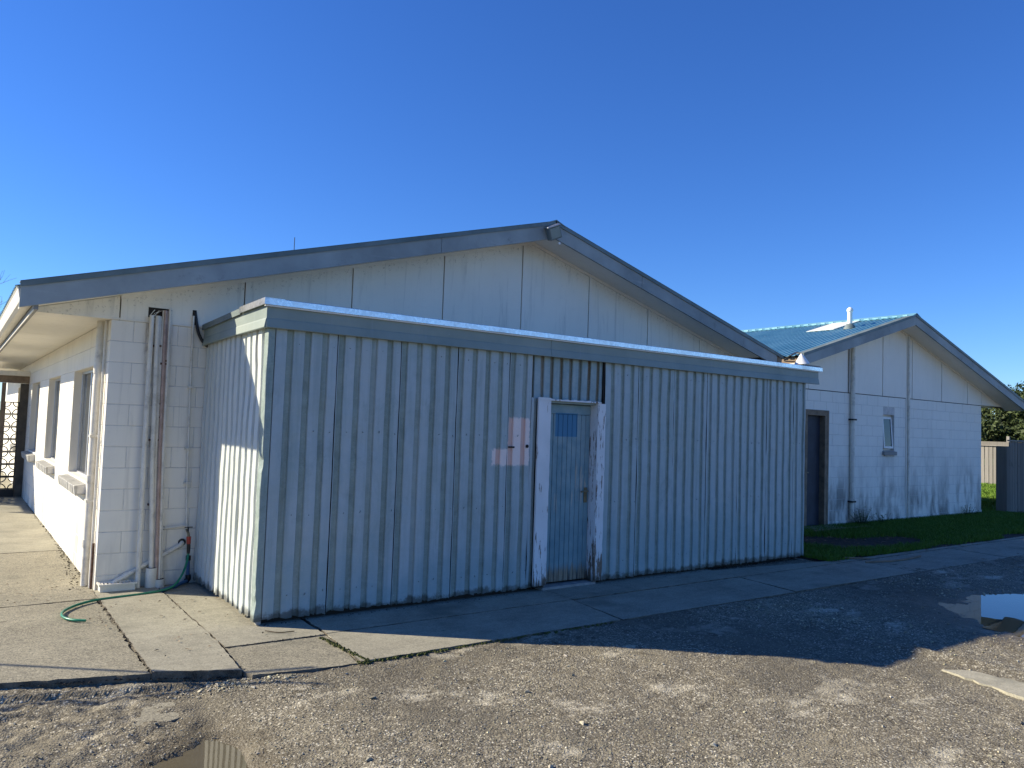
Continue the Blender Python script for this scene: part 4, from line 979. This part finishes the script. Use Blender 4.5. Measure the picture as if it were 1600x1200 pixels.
# vertical pipes on the annex front
p = MB().tube([(11.82, D-.05, .12), (11.82, D-.05, az(11.82)-.19)], .042, 14).build('soil_pipe', M['pvc'], annex, True)
for z in (2.0, .45): MB().box(11.755, 11.885, D-.10, D-.002, z-.015, z+.015).build('bracket', M['iron'], p)
MB().tube([(11.715, D-.03, 2.5), (11.715, D-.03, az(11.7)-.2)], .006, 8).build('conduit', M['iron'], annex, True)
p = MB().tube([(13.955, D-.035, .0), (13.955, D-.035, az(13.95)-.19)], .026, 12).build('soil_pipe', M['pvc'], annex, True)
MB().box(13.895, 13.925, D-.02, D-.002, .0, az(13.92)-.2).build('cable_cover', M['panel'], annex)
vp = tag(empty('flue_pipe', (12.36, 2.25, az(12.36))), 'white flue pipe with domed cap on the blue roof', 'flue')
MB().tube([(0, 0, -.05), (0, 0, .34)], .047, 14).build('stack', M['lamp'], vp, True)
MB().tube([(0, 0, .32), (0, 0, .36), (0, 0, .38), (0, 0, .40), (0, 0, .41)], [.058, .062, .05, .03, .012], 14).build('cap', M['lamp'], vp, True)
MB().tube([(0, 0, -.04), (0, 0, .05), (0, 0, .075)], [.13, .085, .056], 14).build('boot', M['flash'], vp, True)
cl = tag(empty('cone_lamp', (8.86, 1.0, 2.80)), 'white conical lamp shade above the right end of the shed roof', 'lamp')
o = MB().tube([(0, 0, .0), (0, 0, .165)], [.12, .012], 20, False).build('shade', M['lamp'], cl, True); o.rotation_euler = (0, R(-8), 0)
MB().tube([(0, 0, .0), (0, .0, -.05), (0.03, 0, -.06)], .03, 10).build('bulb_holder', M['iron'], cl, True)
MB().tube(catmull([(0, 0, .16), (.05, .15, .19), (.25, .5, .1), (.72, .60, .12)], 5), .009, 6).build('arm', M['iron'], cl, True)

# ------------------------------------------------------------ porch end of the long wall
porch = tag(empty('porch'), 'timber porch with flat white roof at the far end of the sunny wall', 'porch')
MB().box(-1.0, XL-.002, 11.15, 11.30, -.02, 2.14).build('post', M['post'], porch)
MB().box(-4.2, XL-.002, 11.12, 11.17, 2.145, 2.28).build('beam', M['wood'], porch)
MB().box(-4.2, XL-.001, 11.05, 14.0, 2.285, 2.37).build('flat_roof', M['trimwhite'], porch)
MB().box(-1.30, -1.235, 11.18, 11.25, -.02, 2.144).build('post', M['wood'], porch)
scr = tag(empty('breeze_screen'), 'open breeze block screen of scalloped squares, coloured as a dark silhouette, beside the porch post', 'screen')
def arc(cx, cz, r, a0, a1, y, n=10): return [(cx+r*math.cos(a0+(a1-a0)*k/n), y, cz+r*math.sin(a0+(a1-a0)*k/n)) for k in range(n+1)]
cs = .232; sx0 = -1.005
tile = MB(); t = .016
tile.box(-cs/2, cs/2, -.03, .03, -cs/2, -cs/2+t).box(-cs/2, cs/2, -.03, .03, cs/2-t, cs/2).box(-cs/2, -cs/2+t, -.03, .03, -cs/2+t, cs/2-t).box(cs/2-t, cs/2, -.03, .03, -cs/2+t, cs/2-t)
for (sx, sz, a) in ((1, -1, math.pi/2), (1, 1, math.pi), (-1, -1, 0), (-1, 1, -math.pi/2)):
    pts = arc(sx*cs/2, sz*cs/2, cs*.44, a, a+math.pi/2, 0, 8)
    for q0, q1 in zip(pts, pts[1:]):
        dx, dz = q1[0]-q0[0], q1[2]-q0[2]; l = math.hypot(dx, dz); nx_, nz_ = -dz/l*.008, dx/l*.008
        tile.prism_y([(q0[0]-nx_, q0[2]-nz_), (q1[0]-nx_, q1[2]-nz_), (q1[0]+nx_, q1[2]+nz_), (q0[0]+nx_, q0[2]+nz_)], -.025, .025)
tm = tile.mesh('scallop_block', M['iron'])  # breeze blocks: their backlit darkness is put into a near-black colour
for c in range(8):
    x = sx0-cs/2-c*(cs+.004)-(.07 if c > 0 else 0)
    for r_ in range(7): place('scallop_block', tm, (x, 11.215, .14+cs/2+r_*(cs+.004)), scr)
MB().box(-3.0, -1.305, 11.19, 11.24, -.02, .135).box(-1.233, -1.003, 11.19, 11.24, -.02, .135).build('base', M['iron'], scr)

# ------------------------------------------------------------ verge, lawn, weeds
def sheet(name, poly, mat, z, label):
    n = len(poly); return tag(MB().add([(x, y, z) for x, y in poly], [tuple(range(n))]).build(name, mat), label, kind='structure')
sheet('verge', [(7.46, -.36), (18.2, -.36), (18.2, 1.90), (7.46, 1.90)], M['soil'], -.004, 'dark damp soil verge in front of the annex')
sheet('lawn', [(17.4, -1.2), (60, -1.2), (60, 40), (17.4, 40)], M['turf'], .004, 'sunlit lawn beyond the annex')
def blades(n, fn, h0, h1, w, name, label, box, mat='grass'):
    x = RNG.uniform(box[0], box[1], n); y = RNG.uniform(box[2], box[3], n); k = RNG.random(n) < fn(x, y); x, y = x[k], y[k]; n = len(x)
    h = RNG.uniform(h0, h1, n); a = RNG.random(n)*6.28; l = RNG.normal(0, .45, (n, 2))*h[:, None]; ww = w*RNG.uniform(.6, 1.4, n)
    dx, dy = np.cos(a)*ww, np.sin(a)*ww; z = np.zeros(n)
    P = np.stack([np.stack([x-dx, y-dy, z], -1), np.stack([x+dx, y+dy, z], -1), np.stack([x+l[:, 0]*.4+dx*.7, y+l[:, 1]*.4+dy*.7, h*.6], -1), np.stack([x+l[:, 0]*.4-dx*.7, y+l[:, 1]*.4-dy*.7, h*.6], -1), np.stack([x+l[:, 0], y+l[:, 1], h], -1)], 1).reshape(-1, 3)
    b = np.arange(n)*5
    Fc = np.stack([np.stack([b, b+1, b+2], -1), np.stack([b, b+2, b+3], -1), np.stack([b+3, b+2, b+4], -1)], 1).reshape(-1, 3)
    me = grid_mesh(name, P, Fc, M[mat], (('tone', np.repeat(np.clip(RNG.normal(.45, .25, n), 0, 1), 5), 'FLOAT'),), False)
    tag(link(bpy.data.objects.new(name, me)), label, 'grass', kind='stuff')
def verge_d(x, y):
    bare = np.exp(-(((x-10.0)/1.6)**2+((y-.35)/.55)**2)*1.0)+np.exp(-(((x-8.9)/.9)**2+((y-1.1)/.45)**2))
    strip = sst(y+fbm(x, y, 1.2, 3, 61)*.8, -.36, -.15)
    return np.clip(strip*(1.15-1.6*bare)+fbm(x, y, 2, 3, 63)*.6, 0, 1)
blades(150000, verge_d, .03, .085, .0045, 'grass', 'shaded grass on the verge before the annex', (7.5, 18.2, -.36, 1.88))
blades(60000, lambda x, y: np.ones_like(x), .05, .12, .009, 'grass', 'bright sunlit grass beyond the annex corner', (17.45, 31, 1.9, 13), 'lawn')
def weed(cx, cy, n, sp, h, label):
    t = tag(empty('weed', (cx, cy, 0)), label, 'weed', 'weeds at the annex wall'); mb = MB(); tone = []
    st = MB()
    for i in range(n):
        a = random.random()*6.28; d = random.random()**.6*sp; hh = h*random.uniform(.4, 1); bx, by = math.cos(a)*d*.3, math.sin(a)*d*.3*.5
        tx, ty = math.cos(a)*d, math.sin(a)*d*.5
        st.tube([(bx, by, 0), ((bx+tx)/2, (by+ty)/2, hh*.6), (tx, ty, hh)], [.003, .0025, .0015], 4)
        for k in range(5):
            f = .35+.65*k/4; px, py, pz = bx+(tx-bx)*f, by+(ty-by)*f, hh*f; la = random.random()*6.28; L = random.uniform(.03, .065); wd = L*.32
            ux, uy, uz = math.cos(la), math.sin(la), random.uniform(-.2, .5); b = len(mb.v)
            mb.add([(px, py, pz), (px+ux*L*.5-uy*wd, py+uy*L*.5+ux*wd, pz+uz*L*.5), (px+ux*L, py+uy*L, pz+uz*L*.7), (px+ux*L*.5+uy*wd, py+uy*L*.5-ux*wd, pz+uz*L*.5)], [(0, 1, 2, 3)], random.random())
    mb.build('leaves', M['weed'], t, attr='tone'); st.build('stems', M['weed'], t, attr='tone')
weed(11.95, 1.72, 46, .42, .34, 'dark leafy weed clump at the foot of the soil pipe')
weed(16.35, 1.74, 24, .36, .26, 'low weed clump near the right corner of the annex')
weed(12.75, 1.75, 16, .3, .2, 'small weed tuft under the annex window')
# fallen leaves and twigs
def litter(n, box, z, label, s0=.012, s1=.03):
    mb = MB()
    for i in range(n):
        x, y = random.uniform(*box[:2]), random.uniform(*box[2:]); a = random.random()*6.28; L = random.uniform(s0, s1); w = L*random.uniform(.15, .5); ux, uy = math.cos(a), math.sin(a)
        zz = z+random.uniform(.004, .010)
        mb.add([(x-ux*L, y-uy*L, zz), (x-uy*w, y+ux*w, zz+.008), (x+ux*L, y+uy*L, zz+.003), (x+uy*w, y-ux*w, zz+.004)], [(0, 1, 2, 3)], random.random())
    tag(mb.build('leaf_litter', M['litter'], attr='tone'), label, 'leaves', kind='stuff')
litter(380, (7.6, 12.5, -.5, 1.6), 0, 'dead leaves and twigs on the shaded soil', .02, .06)
litter(90, (8, 12.5, -2.4, -1.2), -.01, 'brown leaves along the path edge by the yard', .02, .05)
litter(70, (-1.2, .1, -.9, 1.5), .005, 'dry grass clippings on the slabs by the shed corner', .006, .022)
litter(40, (-1.6, -.9, 1.5, 2.6), .002, 'debris swept against the wall corner', .006, .02)
for (pts, lab) in (([(7.62, .05, .02), (7.85, -.25, .02), (8.2, -.52, .015)], 'bent stick lying by the right foot of the shed'), ([(7.9, -.62, .012), (8.5, -.75, .012), (9.2, -.70, .012)], 'long thin twig lying on the shaded footpath')):
    tag(MB().tube(catmull(pts, 4), [.012]*9, 6).build('stick', M['wood']), lab, 'stick')
tag(MB().tube(catmull([(.02, -.22, .012), (.10, -.30, .008), (.21, -.33, .010)], 4), .004, 5).build('straw', M['litter']), 'pale dry straw on the slab before the shed corner', 'straw')

# ------------------------------------------------------------ fences
fe = tag(empty('board_fence'), 'sunlit grey paling fence across the lawn', 'fence')
y = 1.0; pm = [chamfer_box('paling', .022, .142-.008*k, 1.52+.02*k, .004, M['fence']) for k in range(3)]
while y < 12:
    k = random.randrange(3); place('paling', pm[k], (31+random.uniform(-.006, .006), y, .76+.01*k), fe, (random.uniform(-.008, .008), 0, 0)); y += .152
for z in (.35, 1.2): MB().box(31.02, 31.11, .9, 12.1, z, z+.07).build('rail', M['fence'], fe)
MB().box(30.985, 31.02, .9, 12.1, 1.535, 1.70).build('top_board', M['fence_dk'], fe)
MB().box(30.93, 31.0, .9, 12.1, 1.525, 1.56).build('cap_rail', M['fence'], fe)
yy = 1.2
while yy < 12: MB().box(31.03, 31.13, yy, yy+.1, 0, 1.92 if abs(yy-6.6) < .7 else 1.7).build('post', M['fence'], fe); yy += 1.8
fn = tag(empty('side_fence'), 'dark shaded paling fence end at the right edge', 'fence')
x = 18.42; pm = [chamfer_box('paling', .145-.006*k, .022, 1.66+.015*k, .004, M['fence_dk']) for k in range(3)]
while x < 26:
    k = random.randrange(3); place('paling', pm[k], (x, 1.70+random.uniform(-.004, .004), .85), fn); x += .152
MB().box(18.12, 18.33, 1.66, 1.90, -.05, 1.58).build('post', M['fence_dk'], fn, bev=.01)
for z in (.35, 1.3): MB().box(18.33, 26, 1.715, 1.78, z, z+.08).build('rail', M['fence_dk'], fn)
MB().box(18.34, 26, 1.67, 1.74, 1.70, 1.735).build('cap_rail', M['fence'], fn)

# ------------------------------------------------------------ trees
def bush_tree(name, x, y, h, r, n, label, seed, leaf=.30, base=.0):
    rg = np.random.default_rng(seed); t = tag(empty(name, (x, y, base)), label, 'tree', 'evergreen trees behind the paling fence')
    tr_ = MB().tube([(0, 0, -.5), (.1, .1, h*.3), (.0, .2, h*.6)], [.28, .2, .08], 8)
    cl = []
    for i in range(30):
        a = rg.random()*6.28; zz = h*rg.uniform(.22, .93); rad = r*math.sqrt(max(.05, 1-((zz/h-.5)/.55)**2))*rg.random()**.5
        c = np.array([math.cos(a)*rad, math.sin(a)*rad, zz]); cl.append((c, rg.uniform(.5, 1.05)*r*.36, rg.random()))
        if i < 10: tr_.tube([(0, .1, h*.28), tuple(c*.6+np.array([0, 0, h*.1])), tuple(c)], [.09, .05, .02], 5)
    tr_.build('trunk', M['bark'], t, True)
    V = []; T = []
    per = n//len(cl)
    for c, cr_, tn in cl:
        d = rg.normal(size=(per, 3)); d /= np.linalg.norm(d, axis=1)[:, None]; p = c+d*cr_*rg.uniform(.45, 1.08, per)[:, None]*np.array([1, 1, .8])
        u = rg.normal(size=(per, 3)); u /= np.linalg.norm(u, axis=1)[:, None]; w = np.cross(u, d+rg.normal(size=(per, 3))*.6); w /= np.linalg.norm(w, axis=1)[:, None]
        s = leaf*rg.uniform(.5, 1.2, per)[:, None]
        V.append(np.stack([p-u*s, p+w*s*.45, p+u*s, p-w*s*.45], 1)); T.append(np.repeat(np.clip(tn*.5+rg.random(per)*.5, 0, 1), 4))
    V = np.concatenate(V).reshape(-1, 3); b = np.arange(len(V)//4)*4
    Fc = np.stack([b, b+1, b+2, b+3], -1)
    me = grid_mesh('crown', V, Fc, M['leaf'], (('tone', np.concatenate(T), 'FLOAT'),), False)
    link(bpy.data.objects.new('crown', me), t)
specs = [(46, 17.0, 4.3, 3.0), (47, 12.6, 4.2, 2.9), (45.5, 8.6, 4.0, 2.8), (54, 19.5, 4.9, 3.4), (55, 14.3, 5.1, 3.4), (52, 9.0, 4.8, 3.2), (43, 21.5, 4.1, 3.0), (62, 17.5, 5.9, 4.0), (61, 10.5, 6.0, 4.0)]
labs = ['near left', 'near middle', 'near right', 'second row left', 'second row middle', 'second row right', 'leftmost front', 'back row tall left', 'back row tall right']
for i, (x, y, h, r) in enumerate(specs):
    bush_tree('evergreen_tree', x, y, h, r, 9000, 'dark evergreen tree beyond the fence, %s of the clump' % labs[i], 100+i, .15)
def bare_tree(x, y, h, label):
    t = tag(empty('bare_tree', (x, y, 0)), label, 'tree'); rg = random.Random(5); mt = MB(); tw = MB()
    def grow(p, d, L, r, lev):
        q = p+d*L; (mt if lev < 2 else tw).tube([p, p.lerp(q, .5)+Vector((rg.uniform(-1, 1), rg.uniform(-1, 1), 0))*L*.06, q], [r, r*.8, r*.62], 6 if lev < 2 else 4, False)
        if lev >= 6: return
        for k in range(3 if lev < 4 else 2):
            nd = (d+Vector((rg.uniform(-1, 1), rg.uniform(-1, 1), rg.uniform(-.25, .6)))*.75).normalized(); grow(q, nd, L*rg.uniform(.62, .82), r*.58, lev+1)
    grow(Vector((0, 0, -.3)), Vector((0, 0, 1)), h*.28, h*.022, 0)
    mt.build('trunk', M['bark'], t, True); tw.build('twigs', M['bark'], t)
bare_tree(-3.1, 27.5, 7.6, 'leafless tree showing twigs above the left eave')

# ------------------------------------------------------------ service wires overhead (their thin shadows cross the apron)
def wire(p, q, h0, h1, label):
    a = Vector((p[0], p[1], 0)); b = Vector((q[0], q[1], 0)); d = (b-a)
    P = []
    for k in range(13):
        t = -2.2+k/12*3.9; g_ = a+d*t; h_ = h0+(h1-h0)*(t+2.2)/3.9-.12*math.sin(math.pi*k/12); P.append(g_+SUN*(h_/SUN.z))
    tag(MB().tube(P, .016, 6).build('overhead_wire', M['black']), label, 'wire')
wire((-1.684, -.15), (-.724, -.923), 2.05, 2.15, 'black clothes line wire strung left of the house')
wire((-1.702, -.684), (-.69, -.958), 1.95, 2.1, 'second black wire strung lower beside the clothes line')
